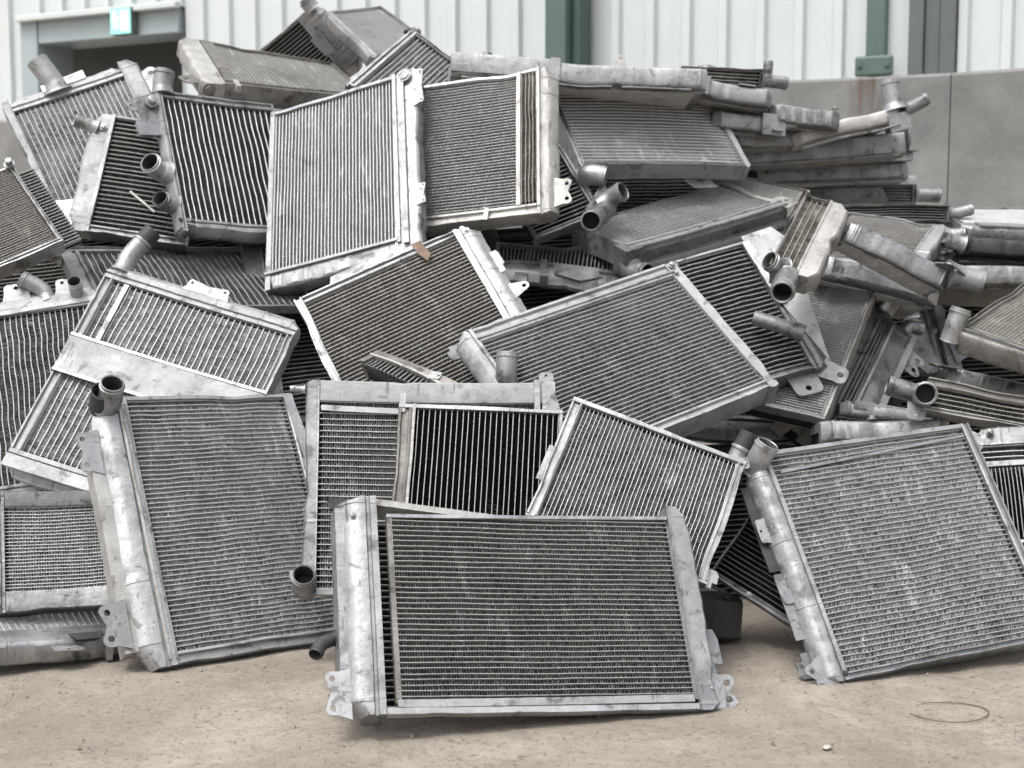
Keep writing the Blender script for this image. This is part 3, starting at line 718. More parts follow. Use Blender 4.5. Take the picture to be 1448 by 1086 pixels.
R_('small', 'short brownish radiator end lying in the gap above the long white top bar',
   dict(T=('plate', .38), L=('plate', .05), R=('thin', .02)), 'y', .0125, .0042, 'brown', 'black', ttone='dark', pstyle=1,
   parts=[('strip', (.0, .38), (1., .42), .006, dict(z=.004, th=.01, mat='beige', name='front_rail')), ('br', (.75, .25), 20, .018, .02, 1, dict(mat='bright', z=.006))])
R_('nineteen', 'wide tilted radiator with a double-railed top and a short open spout at its left end',
   dict(L=('tank', .075), R=('boxtank', .052), T=('plate', .095), B=('plate', .055)), 'x', .0112, .0044, 'oxide', 'dark', ttone='mid', warp=.5, wave=.0019, cut=dict(L=(.02, .02), R=(.004, .004)),
   parts=[('pipe', (.075, .37, -.015), [(.1, .3, 1, .025), (.5, .9, .8, .045)], .0235, dict(mat='alu', base=1.3)), ('strip', (.07, .075), (.97, .075), .005, dict(z=.007, th=.006, mat='bright', name='top_rail')),
          ('bolt', (.97, .03, .003), .006, .010, dict(mat='bright')), ('bolt', (.965, .09, .003), .004, .006, dict(mat='bright')), ('br', (-.005, .05), 180, .02, .04, 0, dict(z=-.03, mat='dull', kind='step'))])
R_('eighteen', 'fine dark-cored radiator with a pale right tank and rusty clip, tilted in the heap\'s middle',
   dict(T=('plate', .045), R=('tank', .125), L=('plate', .045), B=('thin', .02)), 'x', .0112, .0042, 'bright', 'dark', ttone='brown', wave=.0012, cut=dict(R=(.02, .025)),
   parts=[('br', (1., .52), 0, .036, .052, 1, dict(mat='bright', z=-.012, kind='tri')), ('br', (1., .30), 0, .012, .07, 0, dict(mat='bright', z=-.012, kind='step')),
          ('poly', [(.655, -.02), (.705, -.02), (.72, .10), (.69, .13), (.665, .06)], dict(z=.006, th=.004, mat='rust', name='rusty_clip')), ('bolt', (.94, .04, .003), .005, .004),
          ('poly', [(.22, -.045), (.62, -.05), (.62, .0), (.2, .0)], dict(z=.001, th=.003, mat='bright', name='torn_flange'))])
R_('fortyseven', 'narrow brownish oil cooler with a thick elbow spout at its lower end',
   dict(R=('boxtank', .46), L=('thin', .05), T=('plate', .03), B=('plate', .04)), 'y', .0125, .0050, 'brown', 'brown', ttone='beige' if False else 'brown',
   mats=dict(R='beige'), parts=[('pipe', (.42, 1.0, -.02), [(.1, -1, .35, .04), (.12, -.8, .25, .045)], .026, dict(mat='alu', base=1.15, inner=.8)), ('pipe', (.22, .93, -.02), [(-.6, -.3, .6, .04)], .022, dict(mat='dull')),
          ('bolt', (.06, .03, .003), .004, .012)], cat='oil cooler', name='oil_cooler')
R_('twenty', 'radiator with coarse bent tubes and a torn triangular tank plate, wedged right of the centre',
   dict(R=('tank', .19), B=('plate', .06), T=('thin', .02), L=('thin', .02)), 'x', .0130, .0046, 'dull', 'black', ttone='mid', wave=.0030, cut=dict(R=(.01, .01)),
   parts=[('poly', [(.82, -.03), (1.18, -.05), (1.32, .10), (1.12, .62), (1.0, .98), (.86, .55)], dict(z=.006, th=.003, mat='bright', name='torn_tank_plate')),
          ('strip', (.83, .02), (.86, .52), .022, dict(z=.012, th=.01, mat='alu', name='header_strip')), ('br', (.98, .99), -45, .05, .05, 1, dict(mat='alu', z=-.02)), ('br', (.70, 1.0), -90, .05, .07, 1, dict(mat='dull', z=-.02))])
R_('twentyone', 'fine-cored grey radiator behind the torn triangular plate, its right side edge facing up',
   dict(R=('plate', .05), T=('plate', .02), L=('thin', .02), B=('thin', .02)), 'x', .0092, .0044, 'dull', 'mid', ttone='mid', wave=.003, mats=dict(R='beige'))
R_('twentythree', 'worn edge-on radiator, its long scuffed side slanting up to a broken spout at right',
   dict(T=('plate', .26), B=('boxtank', .52), L=('thin', .01), R=('thin', .01)), 'x', .0085, .0048, 'brown', 'dark', ttone='brown', mats=dict(B='dull'), cut=dict(B=(.01, .01)),
   parts=[('strip', (.0, .97), (1., .97), .016, dict(z=.006, th=.05, mat='beige', name='side_rail')), ('strip', (.02, .52), (.98, .52), .006, dict(z=.005, th=.006, mat='beige', name='side_rail')),
          ('poly', [(.20, .62), (.50, .58), (.56, .70), (.44, .86), (.22, .90), (.16, .78)], dict(z=.0025, th=.002, mat='bright', name='scraped_patch')),
          ('pipe', (.985, .35, -.02), [(1, .3, .2, .035), (.8, .1, .9, .04)], .027, dict(mat='alu', base=1.7, ell=.8)), ('pipe', (1.0, .75, -.02), [(1, -.3, .2, .04), (.3, -.9, .3, .035)], .017, dict(mat='alu', base=1.7)),
          ('br', (.84, 1.0), -90, .05, .075, 2, dict(mat='beige', z=-.004))])
R_('twentytwo', 'thin dark radiator sandwiched between the fine-cored grey radiator and the worn edge-on one',
   dict(T=('plate', .36), L=('thin', .02), R=('thin', .02), B=('thin', .04)), 'x', .0095, .0048, 'dull', 'black', ttone='dark', mats=dict(T='beige'))
R_('fiftyone', 'dirty oil cooler at the right edge with an open round tee neck at its left',
   dict(T=('plate', .27), B=('plate', .14), L=('plate', .05)), 'x', .0125, .0052, 'brown', 'dark', ttone='beige' if False else 'brown', mats=dict(B='beige', T='brown', L='dull'),
   parts=[('pipe', (.02, .50, -.02), [(-1, .0, .2, .035), (-1, .1, .1, .055)], .022, dict(mat='dull', base=1.2)), ('pipe', (-.03, .52, -.015), [(.05, -.2, 1, .03), (.05, -.2, 1, .03)], .025, dict(mat='dull', base=1.15, inner=.82)),
          ('br', (-.05, .9), -90, .03, .04, 1, dict(mat='dull', z=-.01))], cat='oil cooler', name='oil_cooler')
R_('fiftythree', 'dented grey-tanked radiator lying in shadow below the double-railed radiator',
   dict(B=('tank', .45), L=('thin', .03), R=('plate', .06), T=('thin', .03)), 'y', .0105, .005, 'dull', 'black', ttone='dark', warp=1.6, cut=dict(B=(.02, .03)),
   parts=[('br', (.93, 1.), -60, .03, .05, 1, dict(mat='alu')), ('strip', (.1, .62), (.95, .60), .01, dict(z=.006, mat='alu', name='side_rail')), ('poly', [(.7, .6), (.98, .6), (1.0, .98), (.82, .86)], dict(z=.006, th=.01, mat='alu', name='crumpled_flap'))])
R_('fiftynine', 'pale flat radiator edge just showing above the top of the large pale-cored radiator',
   dict(B=('boxtank', .22), L=('thin', .02), R=('thin', .02)), 'x', .012, .005, 'bright', 'dark', bar=.26, parts=[('bolt', (.4, .95, .003), .008, .01), ('strip', (.05, .82), (.9, .82), .02, dict(z=.004, mat='alu', name='side_rail'))])
R_('fortynine', 'brown-stained radiator lying nearly flat at the right edge beside an upright round neck',
   dict(L=('plate', .05), B=('boxtank', .09), T=('thin', .02), R=('thin', .02)), 'y', .0085, .0046, 'brown', 'brown', ttone='brown',
   parts=[('pipe', (-.02, .99, -.03), [(0, .3, 1, .03), (0, .45, .9, .045)], .0225, dict(mat='dull', base=1.12)), ('strip', (.0, .965), (1., .965), .006, dict(z=.006, mat='dull', name='tank_lip'))])
R_('fifty', 'dark flat radiator directly underneath the brown-stained one at the right edge',
   dict(B=('boxtank', .2), L=('thin', .02), R=('thin', .02)), 'x', .012, .005, 'dark', 'black', bar=.28, mats=dict(B='dull'), parts=[('br', (.0, .95), 190, .05, .05, 1, dict(mat='dull'))])
R_('thirteen', 'tall radiator with many close upright tubes and a broad right tank, in the upper middle',
   dict(L=('thin', .035), T=('thin', .018), R=('boxtank', .16), B=('boxtank', .095)), 'y', .0098, .0042, 'bright', 'mid', ttone='light', wave=.0010, cut=dict(R=(.005, .005), B=(.004, .004)),
   parts=[('strip', (.855, .0), (.865, .93), .010, dict(z=.006, th=.006, mat='bright', name='header_lip')), ('strip', (.905, .02), (.915, .95), .016, dict(z=.010, th=.006, mat='alu', name='tank_ridge')),
          ('br', (1., .10), 0, .02, .11, 2, dict(mat='alu', z=.0)), ('br', (1., .70), 0, .016, .06, 2, dict(mat='alu', z=.0)), ('strip', (.0, .915), (.86, .915), .008, dict(z=.007, th=.006, mat='bright', name='header_lip')), ('bolt', (.93, .03, .01), .014, .004)])
R_('fourteen', 'level-tubed radiator with a brown-stained strip of core and a beige right tank',
   dict(L=('thin', .02), T=('thin', .018), R=('tank', .125), B=('plate', .07)), 'x', .0088, .0042, 'beige', 'mid', ttone='mid', wave=.0009, mats=dict(T='alu'), cut=dict(R=(.004, .03)),
   parts=[('strip', (.755, .0), (.755, .93), .011, dict(z=.005, th=.008, mat='beige', name='core_divider')), ('core', (.775, .02), (.87, .92), .010, dict(z=.001, depth=.006, tone='brown', ttone='brown', along='y', fin=.004, wave=.003, name='stained_core')),
          ('br', (1., .86), 0, .035, .07, 2, dict(mat='beige', z=-.01)), ('br', (.55, .98), 80, .02, .012, 0, dict(mat='beige', z=.01)), ('strip', (.885, .0), (.885, .95), .006, dict(z=.006, th=.006, mat='bright', name='crimp_rail'))])
R_('twentysix', 'near-black-cored radiator with widely spaced slanting pale tubes and two stub pipes on its left side',
   dict(L=('tank', .065), B=('tank', .085), T=('plate', .05), R=('thin', .02)), 'y', .0160, .0040, 'bright', 'dark', ttone='light', wave=.0022, cut=dict(B=(.03, .01)),
   parts=[('pipe', (.02, .58, -.02), [(-1, .1, .2, .03), (-.8, .1, .7, .04)], .026, dict(mat='alu', base=1.3)), ('pipe', (.03, .80, -.02), [(-1, .0, .2, .03), (-.7, .1, .6, .025)], .022, dict(mat='dull', base=1.35)),
          ('pipe', (.10, .015, -.02), [(.05, 1, .2, .03), (.15, 1, .45, .045)], .027, dict(mat='bright', base=1.35)), ('br', (.02, .06), 205, .09, .035, 1, dict(mat='bright', z=-.01)), ('bolt', (-.03, .10, -.005), .012, .02),
          ('poly', [(-.10, .10), (.0, .10), (.02, .32), (-.16, .34), (-.17, .25)], dict(z=-.01, th=.012, mat='alu', name='broken_lug')), ('bolt', (.02, .93, .003), .004, .004, dict(mat='dark')), ('bolt', (.12, .93, .003), .004, .004, dict(mat='dark'))])
R_('twentyfive', 'dark-cored radiator with a wide plain left tank and small side spout, at upper left',
   dict(L=('boxtank', .20), B=('plate', .06), T=('thin', .02), R=('thin', .02)), 'x', .0132, .0044, 'oxide', 'dark', ttone='dark', mats=dict(B='alu'), cut=dict(L=(.045, .03)),
   parts=[('pipe', (.06, .12, -.01), [(-1, .1, .4, .03), (-1, .0, .35, .03)], .018, dict(mat='alu', base=1.35)), ('bolt', (.12, .12, .003), .007, .006, dict(mat='alu')), ('br', (.0, .86), 190, .045, .07, 1, dict(mat='bright', z=-.004)),
          ('strip', (.185, .0), (.185, 1.), .010, dict(z=.005, th=.006, mat='bright', name='header_lip')), ('strip', (.45, .62), (.68, .76), .006, dict(z=.0, th=.002, mat='beige', name='torn_fin'))])
R_('twentyfour', 'large pale radiator with slanting bright tubes and an upright neck, at far upper left',
   dict(T=('tank', .11), L=('boxtank', .055), R=('boxtank', .13), B=('thin', .02)), 'y', .0143, .0042, 'oxide', 'light', ttone='light', wave=.0012, cut=dict(T=(.02, .02)),
   parts=[('pipe', (.40, .04, -.02), [(-.05, .8, .4, .03), (-.25, 1, .3, .07)], .030, dict(mat='bright', base=1.6, bead=False, inner=.9)), ('poly', [(.30, .0), (.62, -.02), (.62, .04), (.30, .05)], dict(z=.004, th=.006, mat='alu', name='neck_flange')), ('br', (1.0, .18), 20, .05, .07, 2, dict(mat='alu', z=-.02))])
R_('twentyeight', 'dark radiator lying flat below the tall upright one, half hidden by the banded radiator',
   dict(T=('plate', .07), L=('plate', .07), R=('thin', .02), B=('thin', .02)), 'y', .0165, .0042, 'dull', 'dark', ttone='dark', wave=.004,
   parts=[('strip', (.01, .02), (.01, .98), .03, dict(z=.004, mat='bright', name='end_plate')), ('pipe', (-.01, .06, -.02), [(-1, 0, .3, .03)], .014, dict(mat='dull'))])
R_('twentyseven', 'fine-cored dark radiator at the left edge behind the large pale slanting one',
   dict(R=('plate', .05), B=('plate', .05), T=('thin', .02), L=('thin', .02)), 'x', .0072, .0044, 'dull', 'dark', ttone='brown', mats=dict(B='alu'),
   parts=[('bolt', (.97, -.01, 0), .009, .02, dict(mat='dull')), ('core', (1.0, .06), (1.22, .98), .010, dict(z=-.02, depth=.02, tone='black', ttone='dark', along='x', name='rear_core'))])
R_('seventeen', 'dark-cored radiator with a twisted twin pipe outlet, half hidden behind the beige-tanked one',
   dict(R=('tank', .15), B=('plate', .06), T=('thin', .02), L=('thin', .02)), 'x', .0115, .0042, 'alu', 'black', ttone='dark',
   parts=[('pipe', (.93, 1.0, .03), [(-.6, -.35, .5, .05), (-.8, -.35, .5, .07), (-.6, -.3, .9, .05)], .025, dict(mat='dull', base=1.15)), ('pipe', (.88, .97, .03), [(.6, .1, .4, .035), (.6, -.2, .9, .04)], .024, dict(mat='dull', base=1.15)),
          ('poly', [(.70, .92), (1.08, .72), (1.12, .86), (.75, 1.05)], dict(z=.02, th=.01, mat='dull', name='outlet_flange')), ('pipe', (.96, .55, .0), [(.4, -.3, .6, .03), (.5, -.5, .2, .035)], .027, dict(mat='alu', base=1.1, inner=.8))])
R_('fifteen', 'scratched level-tubed radiator with a plain grey bottom tank, tilted back at the heap\'s upper right',
   dict(L=('plate', .03), T=('thin', .02), R=('boxtank', .045), B=('plate', .03)), 'x', .0138, .0046, 'alu', 'mid', ttone='light', wave=.0012, mats=dict(R='oxide', B='oxide'),
   parts=[('pipe', (.985, -.005, -.02), [(.0, .6, .6, .03), (.10, .9, .7, .05)], .029, dict(mat='alu', base=1.35)), ('poly', [(.62, 1.0), (.78, 1.0), (.80, 1.09), (.66, 1.10)], dict(z=-.05, th=.004, mat='dull', name='hanging_tab'))])
R_('sixteen', 'thick radiator lying nearly flat with a broad pale front rail, under the scratched grey-tanked radiator',
   dict(B=('plate', .13), L=('plate', .03), R=('plate', .04), T=('thin', .02)), 'x', .0118, .0046, 'dull', 'dark', ttone='mid', pstyle=1, mats=dict(B='oxide', L='alu', R='beige'),
   parts=[('pipe', (.005, .98, -.05), [(-.2, -.6, -.1, .03), (.1, -1, .2, .045)], .028, dict(mat='dull', base=1.2)), ('poly', [(-.03, .8), (.05, .9), (.06, 1.04), (-.05, 1.06)], dict(z=.003, th=.07, mat='dull', name='corner_casting')),
          ('br', (.99, .90), 5, .05, .07, 1, dict(mat='beige', z=-.002)), ('bolt', (.45, .93, .002), .004, .004), ('strip', (.0, .90), (1., .90), .008, dict(z=.006, th=.008, mat='bright', name='rail_lip')), ('strip', (.0, .985), (1., .985), .012, dict(z=.004, th=.006, mat='bright', name='rail_lip')), ('strip', (.02, 1.0), (1., 1.0), .008, dict(z=-.05, th=.012, mat='beige', name='lower_rail')), ('strip', (.02, 1.003), (1., 1.003), .004, dict(z=-.014, th=.024, mat='brown', name='stained_side'))])
R_('fortyeight', 'fine dark-cored radiator behind the brownish oil cooler, its right edge a dull brown bar',
   dict(R=('plate', .05), B=('thin', .03), T=('thin', .02), L=('thin', .02)), 'x', .0080, .0044, 'brown', 'black', ttone='dark')
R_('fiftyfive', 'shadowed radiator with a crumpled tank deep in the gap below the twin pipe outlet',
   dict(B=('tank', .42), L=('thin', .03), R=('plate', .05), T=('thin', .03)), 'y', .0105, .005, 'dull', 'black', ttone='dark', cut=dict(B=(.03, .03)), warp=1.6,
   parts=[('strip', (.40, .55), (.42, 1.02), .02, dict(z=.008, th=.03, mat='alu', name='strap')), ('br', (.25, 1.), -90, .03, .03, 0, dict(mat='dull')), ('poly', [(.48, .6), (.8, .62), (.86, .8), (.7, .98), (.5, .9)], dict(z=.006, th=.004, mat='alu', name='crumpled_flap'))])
R_('fortyfive', 'edge-on radiator sloping down to the right, ending in a pale spout',
   dict(B=('boxtank', .28), L=('thin', .03), R=('plate', .06)), 'x', .010, .005, 'alu', 'dark', bar=.12, parts=[('pipe', (.97, .90, -.01), [(1, .1, .35, .035), (1, -.1, .2, .05)], .027, dict(mat='bright', base=1.3)), ('br', (.95, 1.), -70, .035, .06, 1, dict(mat='alu'))])
R_('fortysix', 'flat grey radiator edge below the down-sloping edge-on radiator',
   dict(B=('boxtank', .25), L=('thin', .03), R=('thin', .03)), 'x', .010, .005, 'alu', 'mid', bar=.28, parts=[('br', (.97, .97), -45, .04, .05, 1, dict(mat='alu'))])
R_('fortyfour', 'dark radiator lying flat beside the concrete wall, its shiny right tank angled toward the viewer',
   dict(R=('boxtank', .15), T=('thin', .02), L=('thin', .02), B=('plate', .03)), 'x', .0100, .0046, 'alu', 'black', ttone='black', parts=[('br', (1., .15), 20, .04, .07, 1, dict(mat='dull', z=-.01)), ('pipe', (1.0, .12, -.02), [(1, .2, .2, .05)], .02, dict(mat='dull'))])
R_('twentynine', 'rusty-brown radiator lying near the top left of the heap, its left tank caked in dirt',
   dict(L=('boxtank', .13), B=('plate', .10), T=('thin', .02), R=('thin', .02)), 'y', .0105, .0044, 'brown', 'mid', ttone='beige' if False else 'brown', mats=dict(L='beige'), pstyle=0, wave=.001,
   parts=[('br', (.0, .80), 200, .05, .05, 1, dict(mat='brown', z=-.02)), ('poly', [(.14, .0), (.22, .0), (.22, .9), (.14, .9)], dict(z=.001, th=.003, mat='brown', name='stained_flap')), ('strip', (.20, .90), (.20, 1.03), .014, dict(z=.004, th=.02, mat='beige', name='strap')), ('bolt', (.04, 1.0, -.02), .012, .01, dict(d=(0, -1, 0)))])
R_('thirtyone', 'radiator balanced on its corner at the crest, with layered rails along its left side',
   dict(L=('plate', .10), T=('plate', .04), R=('thin', .02), B=('thin', .02)), 'y', .0140, .0050, 'alu', 'mid', ttone='light', parts=[('strip', (-.02, 0), (-.02, 1), .008, dict(z=-.012, th=.02, mat='dull', name='side_rail')), ('strip', (.08, .02), (.08, 1), .006, dict(z=.006, mat='bright', name='side_rail')), ('pipe', (.03, -.01, -.02), [(0, 1, .1, .02)], .015, dict(mat='dull')), ('bolt', (-.02, .05, -.01), .008, .02, dict(mat='dark', d=(0, 1, 0)))])
R_('thirtyb', 'smooth grey sheet-like radiator slanting at the very top of the heap',
   dict(L=('boxtank', .10), T=('thin', .03), R=('thin', .02), B=('thin', .02)), 'x', .0062, .0040, 'alu', 'light', ttone='light', wave=.0012)
R_('thirty', 'radiator propped at the top of the heap showing its dark underside and a capped filler',
   dict(R=('boxtank', .26), T=('plate', .04), B=('thin', .02), L=('thin', .02)), 'x', .0110, .0060, 'alu', 'black', ttone='dark', parts=[('pipe', (.94, .03, -.01), [(0, 1, .1, .014), (0, 1, .1, .012)], .022, dict(mat='bright', base=1.2)), ('bolt', (.94, -.085, -.01), .018, .012, dict(mat='dull', d=(0, 1, .1))), ('poly', [(.70, .30), (.86, .30), (.86, .62), (.72, .58)], dict(z=.004, th=.004, mat='bright', name='torn_bracket'))])
R_('thirtyfour', 'grey bar-like radiator end right behind the neck of the scratched grey-tanked radiator',
   dict(B=('boxtank', .20), L=('plate', .05), R=('plate', .05)), 'x', .012, .005, 'oxide', 'dark', bar=.26, parts=[('strip', (.06, .8), (.06, 1.02), .02, dict(z=.006, th=.05, mat='bright', name='clamp')), ('poly', [(.45, .80), (.7, .80), (.72, 1.01), (.5, 1.01)], dict(z=.005, th=.004, mat='bright', name='scraped_patch'))])
R_('thirtytwo', 'very long white tank of an edge-on radiator running along the crest of the heap',
   dict(B=('boxtank', .16), L=('plate', .03), R=('plate', .03)), 'x', .012, .005, 'oxide', 'dark', bar=.30, parts=[('strip', (.04, .99), (.62, .985), .03, dict(z=-0.048 - .012, th=.003, mat='bright', name='bottom_flange')), ('strip', (.66, .99), (.93, .985), .03, dict(z=-0.048 - .012, th=.003, mat='bright', name='bottom_flange')), ('strip', (.0, .84), (1., .84), .03, dict(z=.007, th=.004, mat='beige', name='top_flange')), ('bolt', (.12, .9, .0), .006, .02), ('bolt', (.15, .9, .0), .006, .018, dict(mat='dark')), ('br', (.66, .9), 90, .03, .03, 1, dict(mat='beige', tilt=-1.2, z=.01)), ('strip', (.40, .80), (.40, 1.02), .025, dict(z=.009, th=.06, mat='bright', name='clamp')), ('strip', (.0, .985), (.4, .985), .02, dict(z=.004, th=.05, mat='alu', name='tank_ridge'))])
R_('thirtythree', 'small brown oil cooler with a bulbous end fitting, against the white cladding at the crest',
   dict(T=('plate', .12), B=('plate', .12), R=('plate', .04), L=('plate', .03)), 'x', .0105, .0055, 'brown', 'dark', ttone='brown', parts=[('pipe', (.99, .5, -.03), [(1, 0, 0, .03), (1, -.1, .1, .05)], .017, dict(mat='alu', base=1.8)), ('pipe', (1.08, .35, -.03), [(0, 1, .0, .045)], .013, dict(mat='dull'))], cat='oil cooler', name='oil_cooler')
R_('thirtyfive', 'dark grey edge-on radiator with a cast end piece, beneath the bar-like grey end',
   dict(B=('boxtank', .20), L=('thin', .03), R=('thin', .03)), 'x', .012, .005, 'dull', 'dark', bar=.24, parts=[('poly', [(.68, .84), (1.02, .84), (1.04, 1.01), (.70, 1.02)], dict(z=.006, th=.06, mat='alu', name='cast_end')), ('pipe', (1.0, .93, -.02), [(1, 0, .1, .04)], .013, dict(mat='alu')), ('br', (.92, 1.), -90, .02, .03, 1, dict(mat='alu', z=-.04))])
R_('thirtysix', 'short pale edge-on radiator resting on the thickest tank of the right stack',
   dict(B=('boxtank', .18), L=('thin', .03), R=('plate', .06)), 'x', .012, .005, 'oxide', 'dark', bar=.24, parts=[('strip', (.94, .82), (.94, 1.0), .02, dict(z=.006, th=.05, mat='dull', name='clamp')), ('bolt', (.4, .92, .002), .006, .008)])
R_('thirtyeight', 'pale beige radiator edge tilted up on the right stack, with an upright rust-marked neck',
   dict(B=('boxtank', .20), L=('thin', .03), R=('plate', .06)), 'x', .012, .005, 'beige', 'dark', bar=.26, parts=[('strip', (.04, .99), (.62, .985), .03, dict(z=-0.040 - .012, th=.003, mat='bright', name='bottom_flange')), ('strip', (.66, .99), (.93, .985), .03, dict(z=-0.040 - .012, th=.003, mat='bright', name='bottom_flange')), ('pipe', (.94, .92, -.01), [(.05, .05, 1, .03), (.12, 0, 1, .06)], .026, dict(mat='bright', base=1.5)), ('pipe', (1.0, .93, -.015), [(1, 0, .2, .05), (1, 0, .3, .03)], .019, dict(mat='dull', base=1.5)), ('poly', [(.82, .9), (1.0, .88), (1.02, 1.01), (.84, 1.01)], dict(z=-.02, th=.05, mat='alu', name='end_casting'))])
R_('thirtynine', 'edge-on radiator with the thickest rounded grey tank of the right stack',
   dict(B=('boxtank', .20), L=('thin', .03), R=('thin', .03)), 'x', .012, .005, 'oxide', 'dark', bar=.32, cut=dict(B=(.02, .012)), parts=[('strip', (.04, .99), (.62, .985), .03, dict(z=-0.054 - .012, th=.003, mat='bright', name='bottom_flange')), ('strip', (.66, .99), (.93, .985), .03, dict(z=-0.054 - .012, th=.003, mat='bright', name='bottom_flange')), ('br', (.74, .9), 90, .03, .07, 1, dict(mat='alu', tilt=-1.0, z=.008)), ('bolt', (.985, .94, -.02), .03, .012, dict(mat='dull', d=(1, 0, 0)))])
R_('forty', 'edge-on radiator with a crumpled tank end, directly under the thickest tank of the right stack',
   dict(B=('boxtank', .20), L=('thin', .03), R=('thin', .03)), 'x', .012, .005, 'oxide', 'dark', bar=.32, cut=dict(B=(.02, .03)), parts=[('strip', (.04, .99), (.62, .985), .03, dict(z=-0.048 - .012, th=.003, mat='bright', name='bottom_flange')), ('strip', (.66, .99), (.93, .985), .03, dict(z=-0.048 - .012, th=.003, mat='bright', name='bottom_flange')), ('poly', [(.86, .84), (.98, .88), (1.0, 1.0), (.88, 1.02)], dict(z=.004, th=.004, mat='bright', name='crumpled_flap')), ('strip', (.2, .82), (.95, .80), .02, dict(z=.004, mat='dull', name='side_rail'))])
R_('fortyone', 'ribbed radiator with a bright funnel-shaped outlet at its right end, in the right stack',
   dict(T=('plate', .14), B=('plate', .14), L=('thin', .03), R=('plate', .03)), 'x', .0085, .0050, 'oxide', 'mid', ttone='light', parts=[('pipe', (.99, .5, -.03), [(1, 0, 0, .04), (1, -.05, .05, .05)], .021, dict(mat='bright', base=2.0)), ('poly', [(.05, .2), (.72, .16), (.78, .84), (.05, .84)], dict(z=.001, th=.003, mat='dull', name='cover_sheet')), ('bolt', (.965, .10, .003), .005, .004)])
R_('fortytwo', 'dark-cored radiator with a bright lower rail, lowest of the right stack',
   dict(T=('plate', .06), B=('plate', .16), R=('plate', .03)), 'x', .0072, .0050, 'bright', 'black', ttone='dark', mats=dict(T='dull'), parts=[('pipe', (.99, .4, -.03), [(1, .1, 0, .035), (1, .25, .05, .04)], .015, dict(mat='bright', base=1.9)), ('pipe', (.02, .85, .01), [(-1, -.2, .2, .03)], .007, dict(mat='bright'))])
R_('fortythree', 'pale flat radiator lying against the concrete wall at the right edge',
   dict(B=('boxtank', .16), L=('plate', .04), T=('thin', .02), R=('thin', .02)), 'x', .0066, .0050, 'alu', 'light', ttone='light', parts=[('poly', [(.10, .84), (.52, .84), (.52, .99), (.10, .99)], dict(z=.005, th=.006, mat='bright', name='cover_sheet')), ('bolt', (.6, .92, .003), .014, .01, dict(mat='bright')), ('br', (.02, .1), 150, .05, .06, 1, dict(mat='alu'))])
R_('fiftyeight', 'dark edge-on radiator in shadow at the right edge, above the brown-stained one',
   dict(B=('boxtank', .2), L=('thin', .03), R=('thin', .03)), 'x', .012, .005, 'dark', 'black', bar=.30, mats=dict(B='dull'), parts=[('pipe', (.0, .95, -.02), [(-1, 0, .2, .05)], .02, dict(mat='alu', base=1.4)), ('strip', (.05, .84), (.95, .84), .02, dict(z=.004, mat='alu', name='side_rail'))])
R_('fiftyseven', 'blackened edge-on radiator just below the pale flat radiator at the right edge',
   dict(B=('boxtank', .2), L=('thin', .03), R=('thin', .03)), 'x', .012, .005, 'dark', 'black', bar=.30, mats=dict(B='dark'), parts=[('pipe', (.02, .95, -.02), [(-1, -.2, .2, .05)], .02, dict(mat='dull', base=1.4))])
R_('thirtyseven', 'grey slab-like radiator end farthest back, in front of the concrete wall',
   dict(B=('boxtank', .25), L=('thin', .03), R=('thin', .03)), 'x', .012, .005, 'dull', 'dark', bar=.26, parts=[('bolt', (.9, .97, .003), .006, .006)])

R_('sixtyone', 'battered upright cast end tank beside the upright round neck at right',
   dict(L=('tank', .5), R=('boxtank', .35), T=('thin', .04), B=('thin', .04)), 'y', .010, .005, 'dull', 'black', ttone='dark', cut=dict(L=(.02, .03), R=(.01, .02)),
   parts=[('pipe', (.3, .10, -.02), [(-.3, 1, .4, .03), (-.1, .7, .8, .03)], .020, dict(mat='alu', base=1.5)), ('poly', [(-.2, .5), (.35, .55), (.4, .8), (.1, .95), (-.25, .75)], dict(z=.008, th=.008, mat='alu', name='broken_lug')), ('br', (.9, .7), 10, .04, .05, 1, dict(mat='alu', z=.004)), ('bolt', (.5, .35, .003), .008, .008)])
R_('sixtytwo', 'pale crushed radiator edge lying under the tee-necked oil cooler at right',
   dict(B=('boxtank', .2), L=('thin', .03), R=('thin', .03)), 'x', .012, .005, 'alu', 'black', bar=.2, parts=[('strip', (.05, .84), (.95, .82), .02, dict(z=.006, mat='bright', name='side_rail')), ('poly', [(.1, .86), (.28, .84), (.30, 1.0), (.12, 1.02)], dict(z=.005, th=.02, mat='bright', name='crushed_corner'))])
R_('sixtythree', 'dull radiator edge with a cast outlet, just above the blackened one at the right edge',
   dict(B=('boxtank', .2), L=('thin', .03), R=('thin', .03)), 'x', .012, .005, 'dull', 'black', bar=.24, parts=[('pipe', (.01, .95, -.02), [(-1, .1, .1, .035), (-.8, -.4, .3, .04)], .021, dict(mat='alu', base=1.6)), ('strip', (.1, .9), (.9, .9), .025, dict(z=.005, mat='bright', name='side_rail'))])
R_('slaba', 'thin bright-edged radiator squeezed right under the thickest tank of the right stack',
   dict(B=('plate', .2), L=('thin', .03), R=('thin', .03)), 'x', .012, .005, 'bright', 'black', bar=.22, parts=[('br', (.97, .98), -60, .03, .04, 1, dict(mat='alu'))])
R_('slabb', 'thin dull radiator squeezed between the crumpled tank end and the ribbed radiator',
   dict(B=('plate', .2), L=('thin', .03), R=('thin', .03)), 'x', .012, .005, 'alu', 'black', bar=.22, parts=[('br', (.9, .98), -90, .02, .03, 0, dict(mat='alu', kind='step'))])

